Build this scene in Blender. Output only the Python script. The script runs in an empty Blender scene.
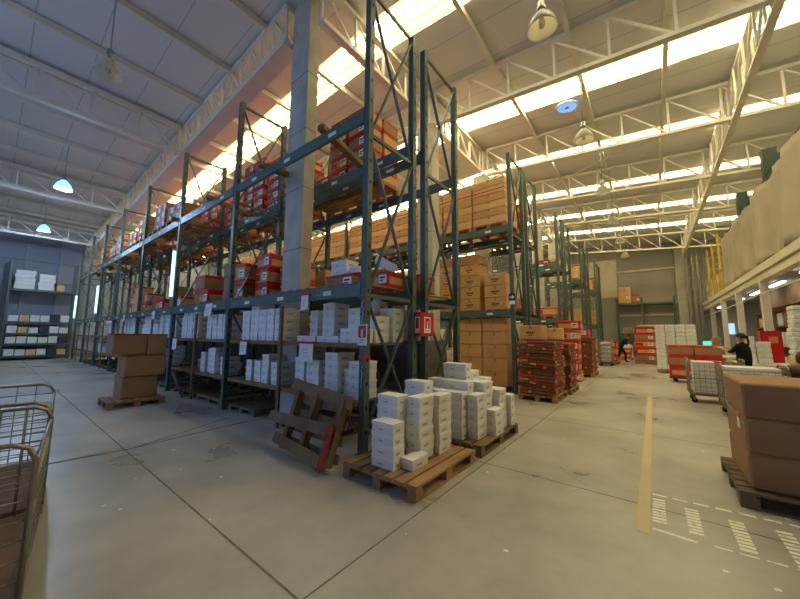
import bpy, bmesh, math, random
from mathutils import Vector, Matrix
random.seed(7)
C = bpy.context.scene.collection
PI = math.pi
S = bpy.context.scene

def lin(r, g, b):
    f = lambda c: (c/255/12.92) if c/255 <= .04045 else ((c/255+.055)/1.055)**2.4
    return (f(r), f(g), f(b), 1.0)

# ------------------------------------------------------------------ camera, world, exposure
cam = bpy.data.cameras.new('camera'); co = bpy.data.objects.new('camera', cam); C.objects.link(co)
cam.sensor_width = 36; cam.lens = 321/800*36; cam.clip_start = .05; cam.clip_end = 200
cxax = Vector((0.78674389, 0.61724296, 0.00672119)); cyax = Vector((0.06218929, -0.09009069, 0.99399002)); czax = -Vector((-0.61413886, 0.78159759, 0.1092642))
cyax = (cyax - cxax*cyax.dot(cxax)).normalized(); czax = cxax.cross(cyax)
M = Matrix.Identity(4)
for i in range(3):
    M[i][0] = cxax[i]; M[i][1] = cyax[i]; M[i][2] = czax[i]
M.translation = Vector((0, 0, 1.5)); co.matrix_world = M
S.camera = co
S.view_settings.view_transform = 'Standard'; S.view_settings.look = 'None'
S.view_settings.exposure = 1.5; S.view_settings.gamma = 1.0
S.view_settings.use_curve_mapping = False
W = bpy.data.worlds.new('sky'); S.world = W; W.use_nodes = True
WORLD_STRENGTH = .55
bg = W.node_tree.nodes['Background']; bg.inputs[0].default_value = (.27, .50, 1.0, 1); bg.inputs[1].default_value = WORLD_STRENGTH
SKYLIGHT = 8.4            # radiance of the translucent roof sheets
TUBE = 1.0
LAMP_W = 120.0

# ------------------------------------------------------------------ materials
MATS = {}
def mat(name, rgb, rough=.6, metal=0, var=.12, scale=4.0, bump=0.0, bscale=40, emit=None, estr=0, spec=.4, stretch=None, alt=None, thr=None):
    if name in MATS: return MATS[name]
    m = bpy.data.materials.new(name); m.use_nodes = True; nt = m.node_tree; N = nt.nodes; L = nt.links
    b = N['Principled BSDF']; col = lin(*rgb)
    b.inputs['Roughness'].default_value = rough; b.inputs['Metallic'].default_value = metal
    b.inputs['Specular IOR Level'].default_value = spec
    tc = N.new('ShaderNodeTexCoord'); src = tc.outputs['Object']
    if stretch:
        mp = N.new('ShaderNodeMapping'); mp.inputs['Scale'].default_value = stretch; L.new(src, mp.inputs[0]); src = mp.outputs[0]
    nz = N.new('ShaderNodeTexNoise'); nz.inputs['Scale'].default_value = scale; nz.inputs['Detail'].default_value = 5; L.new(src, nz.inputs['Vector'])
    cr = N.new('ShaderNodeValToRGB'); L.new(nz.outputs['Fac'], cr.inputs[0])
    lo, hi = (thr or (.3, .7))
    cr.color_ramp.elements[0].position = lo; cr.color_ramp.elements[1].position = hi
    c2 = lin(*alt) if alt else tuple(min(1, c*(1+var)) for c in col[:3])+(1,)
    c1 = col if alt else tuple(c*(1-var) for c in col[:3])+(1,)
    cr.color_ramp.elements[0].color = c1; cr.color_ramp.elements[1].color = c2
    L.new(cr.outputs[0], b.inputs['Base Color'])
    if bump:
        n2 = N.new('ShaderNodeTexNoise'); n2.inputs['Scale'].default_value = bscale; L.new(src, n2.inputs['Vector'])
        bp = N.new('ShaderNodeBump'); bp.inputs['Strength'].default_value = bump; bp.inputs['Distance'].default_value = .02
        L.new(n2.outputs['Fac'], bp.inputs['Height']); L.new(bp.outputs[0], b.inputs['Normal'])
    if emit:
        b.inputs['Emission Color'].default_value = tuple(emit)+(1,); b.inputs['Emission Strength'].default_value = estr
    MATS[name] = m
    return m

GREEN = mat('green_rack_paint', (82, 98, 93), .45, 0, .18, 3)
BEAM = mat('green_beam_paint', (86, 108, 104), .45, 0, .15, 3)
STEEL = mat('white_truss_paint', (224, 219, 204), .55, 0, .08, 2)
ROOF = mat('roof_sheet', (150, 146, 138), .6, 0, .06, .6)
CONC = mat('concrete_block', (190, 184, 172), .85, 0, .14, 3, .3, 30)
WOOD = mat('pallet_wood', (160, 124, 88), .8, 0, .28, 3, .2, 30, stretch=(1, 1, 1))
OLDWOOD = mat('grey_timber', (128, 104, 78), .85, 0, .3, 3, .2, 30)
PLY = mat('brown_plywood', (142, 104, 66), .75, 0, .2, 1.5)
KRAFT = mat('kraft_cardboard', (206, 162, 112), .8, 0, .08, 3)
KRAFT2 = mat('pale_cardboard', (222, 182, 132), .8, 0, .08, 3)
KRAFTD = mat('brown_cardboard', (158, 122, 88), .8, 0, .08, 3)
DARKCARD = mat('dark_cardboard', (128, 84, 64), .85, 0, .3, 6)
TAPE = mat('brown_tape', (168, 128, 84), .35, 0, .05)
RED = mat('red_print', (196, 34, 32), .55, 0, .12, 6)
REDTAPE = mat('red_tape', (205, 44, 40), .35, 0, .05)
REDPAINT = mat('red_paint', (190, 24, 26), .4, 0, .05)
WHITE = mat('white_card', (232, 231, 230), .6, 0, .05, 5)
WHITE2 = mat('white_card_lid', (242, 241, 240), .55, 0, .04, 5)
PRINT = mat('grey_print', (176, 177, 182), .6, 0, .1, 20)
PAPER = mat('white_paper', (236, 238, 240), .6, 0, .02)
INK = mat('dark_ink', (40, 40, 46), .6, 0, .1)
BLUE = mat('sign_blue', (30, 62, 110), .5, 0, .05)
WIRE = mat('zinc_wire', (150, 146, 136), .35, .7, .1)
RUBBER = mat('black_rubber', (24, 24, 25), .6, 0, .1)
BLACK = mat('black_fabric', (22, 22, 25), .9, 0, .15, 20)
SKIN = mat('skin', (196, 146, 118), .55, 0, .05)
HAIR = mat('dark_hair', (38, 26, 20), .5, 0, .2, 40)
TARP = mat('beige_tarpaulin', (178, 168, 148), .8, 0, .12, 1.2, .15, 8)
CREAM = mat('cream_paint', (224, 216, 194), .6, 0, .08, 2)
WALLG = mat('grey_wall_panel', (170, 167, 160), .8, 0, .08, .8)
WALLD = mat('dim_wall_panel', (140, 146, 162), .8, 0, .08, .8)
YELLOW = mat('yellow_steel', (206, 170, 50), .5, 0, .1)
DARKGREEN = mat('dark_green_steel', (36, 56, 48), .5, 0, .1)
FILM = mat('stretch_film', (200, 200, 204), .22, 0, .12, 9, .5, 14)
GLASSWHITE = mat('acrylic_dome', (226, 222, 208), .25, 0, .06, 6)
def _translucent(m, fac):
    nt = m.node_tree; N = nt.nodes; L = nt.links; tr = N.new('ShaderNodeBsdfTranslucent'); tr.inputs[0].default_value = lin(240, 236, 222); mx = N.new('ShaderNodeMixShader'); mx.inputs[0].default_value = fac
    L.new(N['Principled BSDF'].outputs[0], mx.inputs[1]); L.new(tr.outputs[0], mx.inputs[2]); L.new(mx.outputs[0], N['Material Output'].inputs[0])
_translucent(GLASSWHITE, .55)
ALU = mat('cast_aluminium', (170, 168, 160), .4, .5, .1)
YPAINT = mat('worn_yellow_paint', (196, 184, 152), .6, 0, .1, 9, alt=(206, 186, 134), thr=(.40, .66))
WPAINT = mat('worn_white_paint', (200, 192, 176), .6, 0, .1, 14, alt=(246, 242, 230), thr=(.34, .44))
GRIME = mat('joint_grime', (124, 116, 102), .8, 0, .3, 6)
CRATE = mat('dark_crate', (62, 66, 78), .6, 0, .2, 4)
CYANLIT = mat('lit_cyan_acrylic', (190, 220, 225), .3, emit=(.18, .75, 1.0), estr=.75)
BULB = mat('lit_bulb', (250, 250, 250), .3, emit=(.7, .97, 1.0), estr=6)
TUBEM = mat('lit_tube', (250, 250, 250), .3, emit=(.30, .85, 1.0), estr=TUBE)
MEZZLAMP = mat('lit_batten', (250, 250, 250), .3, emit=(.85, .97, 1.0), estr=4)
SCREEN = mat('lit_screen', (20, 60, 50), .3, emit=(.12, .85, .55), estr=.4)
GLOWB = mat('blue_glow', (120, 150, 190), .3, emit=(.45, .70, 1.0), estr=.4)  # glow of the panel that replaces a stack in blue light

def floor_material():
    m = bpy.data.materials.new('polished_concrete'); m.use_nodes = True; nt = m.node_tree; N = nt.nodes; L = nt.links
    b = N['Principled BSDF']; tc = N.new('ShaderNodeTexCoord')
    a = N.new('ShaderNodeTexNoise'); a.inputs['Scale'].default_value = .55; a.inputs['Detail'].default_value = 7; a.inputs['Roughness'].default_value = .62; L.new(tc.outputs['Object'], a.inputs['Vector'])
    c = N.new('ShaderNodeValToRGB'); c.color_ramp.elements[0].position = .3; c.color_ramp.elements[1].position = .72
    c.color_ramp.elements[0].color = lin(156, 151, 143); c.color_ramp.elements[1].color = lin(208, 203, 193); L.new(a.outputs['Fac'], c.inputs[0])
    d = N.new('ShaderNodeTexNoise'); d.inputs['Scale'].default_value = 2.6; d.inputs['Detail'].default_value = 8; L.new(tc.outputs['Object'], d.inputs['Vector'])
    e = N.new('ShaderNodeValToRGB'); e.color_ramp.elements[0].position = .15; e.color_ramp.elements[1].position = .75
    e.color_ramp.elements[0].color = (.82, .81, .80, 1); e.color_ramp.elements[1].color = (1, 1, 1, 1); L.new(d.outputs['Fac'], e.inputs[0])
    mx = N.new('ShaderNodeMix'); mx.data_type = 'RGBA'; mx.blend_type = 'MULTIPLY'; mx.inputs[0].default_value = 1
    L.new(c.outputs[0], mx.inputs[6]); L.new(e.outputs[0], mx.inputs[7]); L.new(mx.outputs[2], b.inputs['Base Color'])
    r = N.new('ShaderNodeMapRange'); r.inputs[1].default_value = .3; r.inputs[2].default_value = .7; r.inputs[3].default_value = .24; r.inputs[4].default_value = .40
    L.new(a.outputs['Fac'], r.inputs[0]); L.new(r.outputs[0], b.inputs['Roughness']); b.inputs['Specular IOR Level'].default_value = .45
    return m
def roof_material():
    m = bpy.data.materials.new('roof_sheeting'); m.use_nodes = True; nt = m.node_tree; N = nt.nodes; L = nt.links
    b = N['Principled BSDF']; b.inputs['Roughness'].default_value = .55
    tc = N.new('ShaderNodeTexCoord'); sp = N.new('ShaderNodeSeparateXYZ'); L.new(tc.outputs['Object'], sp.inputs[0])
    dv = N.new('ShaderNodeMath'); dv.operation = 'DIVIDE'; dv.inputs[1].default_value = 1.02; L.new(sp.outputs[1], dv.inputs[0])
    fr = N.new('ShaderNodeMath'); fr.operation = 'FRACT'; L.new(dv.outputs[0], fr.inputs[0])
    c = N.new('ShaderNodeValToRGB'); c.color_ramp.elements[0].position = .012; c.color_ramp.elements[1].position = .03
    c.color_ramp.elements[0].color = lin(180, 179, 176); c.color_ramp.elements[1].color = lin(222, 221, 219); L.new(fr.outputs[0], c.inputs[0])
    L.new(c.outputs[0], b.inputs['Base Color'])
    return m
def skylight_material():
    m = bpy.data.materials.new('translucent_skylight'); m.use_nodes = True; nt = m.node_tree; N = nt.nodes; L = nt.links
    b = N['Principled BSDF']; b.inputs['Roughness'].default_value = .5; b.inputs['Base Color'].default_value = (.7, .66, .5, 1)
    tc = N.new('ShaderNodeTexCoord'); sp = N.new('ShaderNodeSeparateXYZ'); L.new(tc.outputs['Object'], sp.inputs[0])
    dv = N.new('ShaderNodeMath'); dv.operation = 'MULTIPLY'; dv.inputs[1].default_value = 1/.245; L.new(sp.outputs[1], dv.inputs[0])
    fr = N.new('ShaderNodeMath'); fr.operation = 'FRACT'; L.new(dv.outputs[0], fr.inputs[0])
    nz = N.new('ShaderNodeTexNoise'); nz.inputs['Scale'].default_value = 9; nz.inputs['Detail'].default_value = 6; L.new(tc.outputs['Object'], nz.inputs['Vector'])
    ad = N.new('ShaderNodeMath'); ad.operation = 'MULTIPLY_ADD'; ad.inputs[1].default_value = .5; ad.inputs[2].default_value = -.25; L.new(nz.outputs['Fac'], ad.inputs[0])
    a2 = N.new('ShaderNodeMath'); a2.operation = 'ADD'; L.new(fr.outputs[0], a2.inputs[0]); L.new(ad.outputs[0], a2.inputs[1])
    c = N.new('ShaderNodeValToRGB'); c.color_ramp.elements[0].position = .62; c.color_ramp.elements[1].position = .84
    c.color_ramp.elements[0].color = (.056, .046, .022, 1); c.color_ramp.elements[1].color = (1.0, .87, .50, 1); L.new(a2.outputs[0], c.inputs[0])
    b.inputs['Emission Strength'].default_value = SKYLIGHT; L.new(c.outputs[0], b.inputs['Emission Color'])
    return m
FLOORM = floor_material(); ROOFM = roof_material(); SKYM = skylight_material()

# ------------------------------------------------------------------ geometry helpers
class MB:
    def __init__(s): s.v = []; s.f = []; s.m = []; s.sm = []
    def add(s, vs, fs, m=0, smooth=False):
        o = len(s.v); s.v += [tuple(v) for v in vs]
        for f in fs: s.f.append(tuple(i+o for i in f)); s.m.append(m); s.sm.append(smooth)
        return s
    def box(s, x0, y0, z0, x1, y1, z1, m=0, mt=None):
        vs = [(x0,y0,z0),(x1,y0,z0),(x1,y1,z0),(x0,y1,z0),(x0,y0,z1),(x1,y0,z1),(x1,y1,z1),(x0,y1,z1)]
        if mt is not None: vs = [mt @ Vector(v) for v in vs]
        return s.add(vs, [(0,3,2,1),(4,5,6,7),(0,1,5,4),(1,2,6,5),(2,3,7,6),(3,0,4,7)], m)
    def bar(s, p, q, w, h=None, m=0, up=(0,0,1)):
        p = Vector(p); q = Vector(q); h = h or w; d = (q-p).normalized(); u = Vector(up)
        if abs(d.dot(u)) > .98: u = Vector((0,1,0))
        a = d.cross(u).normalized(); b = a.cross(d).normalized()
        vs = []
        for e in (p, q):
            for sa, sb in ((-1,-1),(1,-1),(1,1),(-1,1)): vs.append(e + a*sa*w/2 + b*sb*h/2)
        return s.add(vs, [(0,1,2,3),(7,6,5,4),(0,4,5,1),(1,5,6,2),(2,6,7,3),(3,7,4,0)], m)
    def tube(s, pts, r, n=6, m=0):
        pts = [Vector(p) for p in pts]; rings = []
        for i, p in enumerate(pts):
            d = (pts[min(i+1, len(pts)-1)] - pts[max(i-1, 0)]).normalized()
            u = Vector((0,0,1)) if abs(d.z) < .9 else Vector((0,1,0))
            a = d.cross(u).normalized(); b = a.cross(d)
            rings.append([p + (a*math.cos(2*PI*k/n) + b*math.sin(2*PI*k/n))*r for k in range(n)])
        vs = [v for R in rings for v in R]; fs = []
        for i in range(len(pts)-1):
            for k in range(n): fs.append((i*n+k, i*n+(k+1)%n, (i+1)*n+(k+1)%n, (i+1)*n+k))
        fs.append(tuple(range(n))[::-1]); fs.append(tuple(range((len(pts)-1)*n, len(pts)*n)))
        return s.add(vs, fs, m, True)
    def lathe(s, prof, c=(0,0,0), n=20, m=0):
        vs = []; fs = []
        for r, z in prof:
            for k in range(n): vs.append((c[0]+r*math.cos(2*PI*k/n), c[1]+r*math.sin(2*PI*k/n), c[2]+z))
        for i in range(len(prof)-1):
            for k in range(n): fs.append((i*n+k, i*n+(k+1)%n, (i+1)*n+(k+1)%n, (i+1)*n+k))
        return s.add(vs, fs, m, True)
    def quad(s, a, b, c, d, m=0): return s.add([a,b,c,d], [(0,1,2,3)], m)
    def poly(s, pts, m=0): return s.add(pts, [tuple(range(len(pts)))], m)
    def mesh(s, name, mats):
        me = bpy.data.meshes.new(name); me.from_pydata(s.v, [], s.f)
        for m in (mats if isinstance(mats, (list, tuple)) else [mats]): me.materials.append(m)
        me.polygons.foreach_set('material_index', s.m); me.polygons.foreach_set('use_smooth', s.sm)
        me.update(); return me

def link(name, me, parent=None, loc=None, rz=0, label=None):
    o = bpy.data.objects.new(name, me); C.objects.link(o)
    if parent is not None: o.parent = parent
    if loc is not None: o.location = loc
    if rz: o.rotation_euler = (0, 0, rz)
    if label: o['label'] = label
    return o
def obj(name, mb, mats, parent=None, loc=None, rz=0, label=None): return link(name, mb.mesh(name, mats), parent, loc, rz, label)
def tag(o, label, cat, group=None, kind=None):
    o['label'] = label; o['category'] = cat
    if group: o['group'] = group
    if kind: o['kind'] = kind
    return o
def thing(name, label, cat, loc=(0,0,0), rz=0, group=None):
    o = bpy.data.objects.new(name, None); C.objects.link(o); o.location = loc; o.rotation_euler = (0,0,rz)
    return tag(o, label, cat, group)
def struct(name, mb, mats, parent=None, loc=None):
    o = obj(name, mb, mats, parent, loc); o['kind'] = 'structure'; return o
ORD = ['', 'first', 'second', 'third', 'fourth', 'fifth', 'sixth', 'seventh', 'eighth', 'ninth', 'tenth', 'eleventh', 'twelfth', 'thirteenth', 'fourteenth', 'fifteenth', 'sixteenth', 'seventeenth', 'eighteenth', 'nineteenth', 'twentieth', 'twenty-first', 'twenty-second', 'twenty-third', 'twenty-fourth', 'twenty-fifth', 'twenty-sixth', 'twenty-seventh', 'twenty-eighth']
def level(i, n):
    if n == 1: return 'alone in'
    if i == 0: return 'bottom of'
    if i == n-1: return 'top of'
    return ORD[i+1] + ' up in'

# ------------------------------------------------------------------ the setting
XW, XE, Y0, Y1, RX = -28.0, 9.0, -6.0, 29.0, -4.7
def roofz(x): return 8.6 - (.06*(RX-x) if x < RX else .085*(x-RX))
TY = [3.65+3.68*k for k in range(7)]
fl = MB().box(XW, Y0, -.2, XE, Y1, 0)
flo = struct('floor', fl, FLOORM)
j = MB()
def strip(a, b, w, z=.0015, m=0, mbb=None):
    a = Vector((a[0], a[1], z)); b = Vector((b[0], b[1], z)); d = (b-a).normalized(); n = Vector((-d.y, d.x, 0))*w/2
    (mbb or j).quad(a-n, b-n, b+n, a+n, m)
for y in (1.22, 3.76, 6.38, 9.0, 11.6, 14.2, 16.8): strip((XW+.1, y), (8.5, y), .016)
for x in (-1.66, 2.2, -5.55, -9.5): strip((x, Y0), (x, Y1-.2), .014)
strip((-5.6, .2), (-5.45, 1.25), .05); strip((-5.45, 1.25), (-5.6, 2.9), .04); strip((-5.45, 1.3), (-6.1, 2.8), .03)
strip((-.95, 4.2), (-.62, 3.85), .006); strip((-.64, 3.78), (-.72, 3.62), .005)
jo = struct('floor_joint', j, GRIME, flo)
yl = MB()
for k in range(14): yl.box(-.205, 3.25+k*.5, .0005, -.115, 3.25+k*.5+.5, .003)
struct('floor_line_marking', yl, YPAINT, flo)
wl = MB()
def dash(x0, y0, x1, y1, n, w):
    for k in range(n):
        a = k/n; b = (k+.72)/n
        strip((x0+(x1-x0)*a, y0+(y1-y0)*a), (x0+(x1-x0)*b, y0+(y1-y0)*b), w, .003, 0, wl)
dash(-.1, 4.06, 1.2, 4.14, 9, .035); strip((-.1, 3.36), (.16, 3.34), .035, .003, 0, wl); dash(.25, 3.36, .9, 3.40, 5, .02)
for x0, ya, yb in ((-.055, 3.48, 3.98), (.165, 3.46, 3.94), (.435, 3.42, 3.92), (.70, 3.40, 3.96)):
    n = 9
    for k in range(n):
        y = ya + (yb-ya)*k/n
        wl.quad((x0-.045, y, .003), (x0+.045, y+.012, .003), (x0+.045, y+.012+.040, .003), (x0-.045, y+.040, .003))
struct('floor_dash_marking', wl, WPAINT, flo)
lit = MB(); rr = random.Random(3)
for k in range(60):
    x = rr.uniform(-6, 1.5); y = rr.uniform(.4, 6)
    if -3 < x < -1.7 and y > 2.3: continue
    a = rr.uniform(.006, .02); lit.quad((x-a, y-a, .002), (x+a, y-a*.6, .002), (x+a*.8, y+a, .002), (x-a, y+a*.7, .002))
lf = obj('paper_scraps', lit, PAPER); tag(lf, 'tiny white paper scraps littering the bare concrete floor', 'litter', kind='stuff')

# roof sheets between the skylight strips, both slopes
SKY = [(4.73, 5.56), (8.68, 9.73), (12.6, 13.35), (16.4, 17.1), (20.1, 20.8), (23.8, 24.5)]
edges = [Y0] + [e for s in SKY for e in s] + [Y1]
rf = MB()
ledges = edges
for xa, xb, ed in ((XW, RX, ledges), (RX, XE, edges)):
    for i in range(0, len(ed), 2):
        ya, yb = ed[i], ed[i+1]
        za, zb = roofz(xa), roofz(xb)
        rf.add([(xa,ya,za),(xb,ya,zb),(xb,yb,zb),(xa,yb,za),(xa,ya,za+.06),(xb,ya,zb+.06),(xb,yb,zb+.06),(xa,yb,za+.06)],
               [(0,3,2,1),(4,5,6,7),(0,1,5,4),(1,2,6,5),(2,3,7,6),(3,0,4,7)])
struct('ceiling', rf, ROOFM)
n = 1
for k, (ya, yb) in enumerate(SKY):
    for xa, xb in ((XW, RX), (RX, XE)):
        w = MB(); nn = 16; pts = []
        for q in range(nn+1):
            y = ya + (yb-ya)*q/nn; dz = .02*math.cos(q*PI)
            pts += [(xa, y, roofz(xa)+dz), (xb, y, roofz(xb)+dz)]
        w.add(pts, [(2*q, 2*q+2, 2*q+3, 2*q+1) for q in range(nn)])
        struct('window_%d' % n, w, SKYM); n += 1
# walls
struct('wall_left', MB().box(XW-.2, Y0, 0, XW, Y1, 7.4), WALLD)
wl_ = MB().box(XW, Y1, 0, XE, Y1+.2, 8.7)
wf = struct('wall_far', wl_, WALLG)
for (xa, xb, za, zb) in ((-1.9, 1.45, 3.75, 3.95), (-1.9, 1.45, 2.95, 3.1), (-1.9, 1.45, 6.2, 6.35)):
    struct('wall_rail', MB().box(xa, Y1-.12, za, xb, Y1-.002, zb), CREAM, wf)
struct('wall_panel', MB().box(-6, Y1-.05, 4.4, -1.9, Y1-.002, 7.3), CREAM, wf)
struct('column_far', MB().box(1.45, Y1-.5, 0, 1.95, Y1-.06, 7.6), CONC)
struct('wall_right', MB().box(XE, Y0, 0, XE+.2, Y1, 8), WALLG)
struct('unseen_wall_back', MB().box(-5.0, Y0-.2, 0, XE, Y0, 8.5), WALLG)  # unseen, added to keep outside light off the right side
struct('unseen_wall_front', MB().box(XW, Y0-.2, 0, -12.5, Y0, 8.3), WALLD)  # unseen, added to darken the far left; bluish light enters by the gap
lw = MB()
for y in (-2.6, .9, 2.25): lw.box(XW+.002, y, 0, XW+.14, y+.16, 7.1)
for z in (4.4, 5.6, 6.4): lw.box(XW+.002, Y0, z, XW+.1, 3.4, z+.09)
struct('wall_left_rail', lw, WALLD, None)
# concrete columns on the ridge line
def column(x0, x1, y0, y1, top):
    b = MB().box(x0, y0, 0, x1, y1, top)
    c = struct('concrete_column', b, CONC)
    g = MB()
    for z in (1.9, 3.1, 4.3, 5.5, 6.7): g.box(x0-.004, y0-.004, z, x1+.004, y1+.004, z+.012)
    struct('column_joint_line', g, GRIME, c)
column(-5.65, -5.07, 3.45, 3.69, 8.45)
for k in range(1, 7): column(-5.02, -4.52, TY[k]-.18, TY[k]+.18, 7.45)

# trusses ------------------------------------------------------------
def truss(name, a, b, depth, seg, w=.10, web=.05, flat=.06, alt=True, twin=False):
    """a, b: ends of the bottom chord; Pratt web above it"""
    a = Vector(a); b = Vector(b); m = MB(); up = Vector((0,0,depth)); L = (b-a).length; nseg = max(2, round(L/seg))
    side = (b-a).cross(Vector((0,0,1))).normalized()
    m.bar(a, b, w*1.4, w*.8); m.bar(a+up, b+up, w*1.4, w*.8)
    offs = (-.07, .07) if twin else (0,)
    for o in offs:
        for k in range(nseg+1):
            p = a.lerp(b, k/nseg) + side*o; m.bar(p, p+up, web)
            if k < nseg:
                q = a.lerp(b, (k+1)/nseg) + side*o
                if alt or k % 2 == 0: m.bar(p+up, q, web*.85)
                else: m.bar(p, q+up, web*.85)
    return struct(name, m, STEEL)
def chz(x): return roofz(x)-1.12
for k in range(1, 7): truss('roof_beam', (RX+.2, TY[k], chz(RX)), (XE, TY[k], chz(XE)), .95, 1.08)
for k in range(1, 7): truss('roof_beam', (XW+.3, TY[k], chz(XW)), (RX-.35, TY[k], chz(RX-.35)), .95, 1.3) if k in (1, 3, 5) else None
for x in (-11.5, -18.2, -24.6):
    truss('roof_beam', (x, Y0, roofz(x)-1.0), (x, 3.2, roofz(x)-1.0), .84, 1.05, .12)
# ridge girder and right girder, along the aisle
for k in range(6): truss('ridge_beam', (RX, TY[k]+(.0 if k else -.2), 7.55), (RX, TY[k+1]-.25, 7.55), .85, .9, .11)
truss('aisle_beam', (1.92, 3.65, 6.86), (1.92, Y1-.1, 6.86), .9, .92, .09, .04, twin=True)
# long girder over the rack front, down the left slope
g = MB(); ga = Vector((-5.67, 3.42, roofz(-5.67)-.97)); gb = Vector((XW+.1, 3.42, roofz(XW)-.97)); up = Vector((0,0,.84))
g.bar(ga, gb, .36, .14); g.bar(ga+up, gb+up, .34, .10)
ns = 44
for o in (-.13, .13):
    ov = Vector((0, o, 0))
    for k in range(ns):
        p = ga.lerp(gb, k/ns); q = ga.lerp(gb, (k+1)/ns)
        g.bar(p+ov, p+up+ov, .05); g.bar(p+ov, q+up+ov, .045)
struct('long_beam', g, STEEL)
# purlins
for x in [-2.76+1.69*k for k in range(7)] + [-4.75] + [-6.47-1.74*k for k in range(13)]:
    p = MB().box(x-.045, Y0, roofz(x)-.19, x+.045, Y1, roofz(x)-.035)
    struct('ceiling_beam', p, STEEL)
# sway rods under the roof
b = MB().bar((-1.05, 12.4, 7.5), (-2.65, 12.4, 7.0), .018).bar((-1.05, 12.4, 7.5), (.55, 12.4, 7.6), .014)
struct('sway_beam', b, STEEL)

# the gallery on the right ----------------------------------------------
GX = 2.75
struct('gallery_slab', MB().box(GX+.1, 7.5, 3.3, XE, Y1, 3.5), WALLG)
gb_ = MB().box(GX-.06, 7.5, 3.22, GX+.14, Y1, 3.42).box(GX-.12, 7.5, 3.45, GX+.14, Y1, 3.66)
struct('gallery_beam', gb_, CREAM)
for y in (11.0, 14.67, 18.35, 22.03, 25.7): struct('gallery_column', MB().box(GX-.06, y-.09, 0, GX+.12, y+.09, 3.22), CREAM)
struct('wall_under_gallery', MB().box(6.0, 7.5, 0, 6.15, Y1, 3.3), PLY)

# ------------------------------------------------------------------ pallet racks
FX = [-2.96, -6.87, -10.13, -13.50, -16.85, -20.05, -23.1, -26.0]
_fr = {}
def frame_meshes(depth, h):
    key = (depth, h)
    if key in _fr: return _fr[key]
    p = MB().box(-.05, -.045, 0, .05, .045, h).box(-.075, -.07, 0, .075, .07, .012)
    for z in [0.25+.3*k for k in range(int((h-.3)/.3))]: p.box(.05, -.012, z, .0515, .012, z+.05, 1)
    b = MB(); zs = [.25, 2.02, 4.3, h-.06]
    for z in zs: b.bar((0, .04, z), (0, depth-.04, z), .035, .05)
    for i in range(3):
        b.bar((.014, .03, zs[i]+.02), (.014, depth-.03, zs[i+1]-.03), .022, .045, up=(1,0,0)); b.bar((-.014, depth-.03, zs[i]+.02), (-.014, .03, zs[i+1]-.03), .022, .045, up=(1,0,0))
    _fr[key] = (p.mesh('post', [GREEN, BLACK]), b.mesh('bracing', GREEN)); return _fr[key]
_bm = {}
def rack(name, y, depth, xs, label, group, h=6.6, levels=(2.19, 4.66), bh=.18):
    t = thing(name, label, 'pallet rack', (xs[0], y, 0), 0, group)
    pm, bm_ = frame_meshes(depth, h)
    for x in xs:
        f = link('upright_frame', bm_, t, (x-xs[0], 0, 0))
        link('post', pm, f, (0, 0, 0)); link('post', pm, f, (0, depth, 0))
    for i in range(len(xs)-1):
        L = xs[i]-xs[i+1]-.10
        for z in levels:
            for yy in (-.02, depth+.02):
                key = round(L, 3)
                if key not in _bm:
                    m = MB().box(-L, -.025, -bh, 0, .025, 0).box(-L, -.033, -bh-.03, -L+.03, .033, .03).box(-.03, -.033, -bh-.03, 0, .033, .03)
                    for fx in (.18, .5, .8): m.box(-L*fx-.09, -.0268, -.13, -L*fx+.09, .0268, -.07, 1)
                    _bm[key] = m.mesh('beam', [BEAM, PAPER])
                link('beam', _bm[key], t, (xs[i]-xs[0]-.05, yy, z))
    return t
row_words = ['first', 'second', 'third', 'fourth', 'fifth', 'sixth', 'seventh', 'eighth', 'ninth', 'tenth']
ROWY = []
for k in range(5):
    ROWY += [3.03+5.53*k, 4.42+5.53*k]
for r, y in enumerate(ROWY):
    if r < 2: xs = FX
    elif r == 2: xs = [-2.9-3.3*i for i in range(8)]
    else: xs = [-2.9-3.3*i for i in range(4)]
    lv = (2.19, 4.66) if r < 2 else (2.19, 4.53)
    dep = 1.04 if r % 2 == 0 else 1.1
    lab = ['green steel pallet rack facing the grey left aisle, shoe boxes below', 'green pallet rack back to back behind the shoe box rack'][r] if r < 2 else 'green pallet rack, %s row counted from the shoe box rack' % row_words[r]
    rack('pallet_rack', y, dep, xs, lab, 'rows of green pallet racks', levels=lv)
# timbers lying across the beams of the empty upper level
tp = MB().box(-.06, -.72, 0, .06, .62, .09).mesh('timber_plank', OLDWOOD)
for i, (x, y, rz, w) in enumerate(((-4.05, 3.6, .25, 'right beside the corner post'), (-5.62, 3.6, -.1, 'beside the concrete column'), (-8.3, 3.6, .3, 'in the second bay'), (-10.42, 3.6, -.05, 'in the third bay'))):
    o = link('timber_plank', tp, None, (x, y, 4.661), rz); tag(o, 'grey timber plank laid across the top rack beams ' + w, 'plank', 'planks across the top beams')

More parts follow.
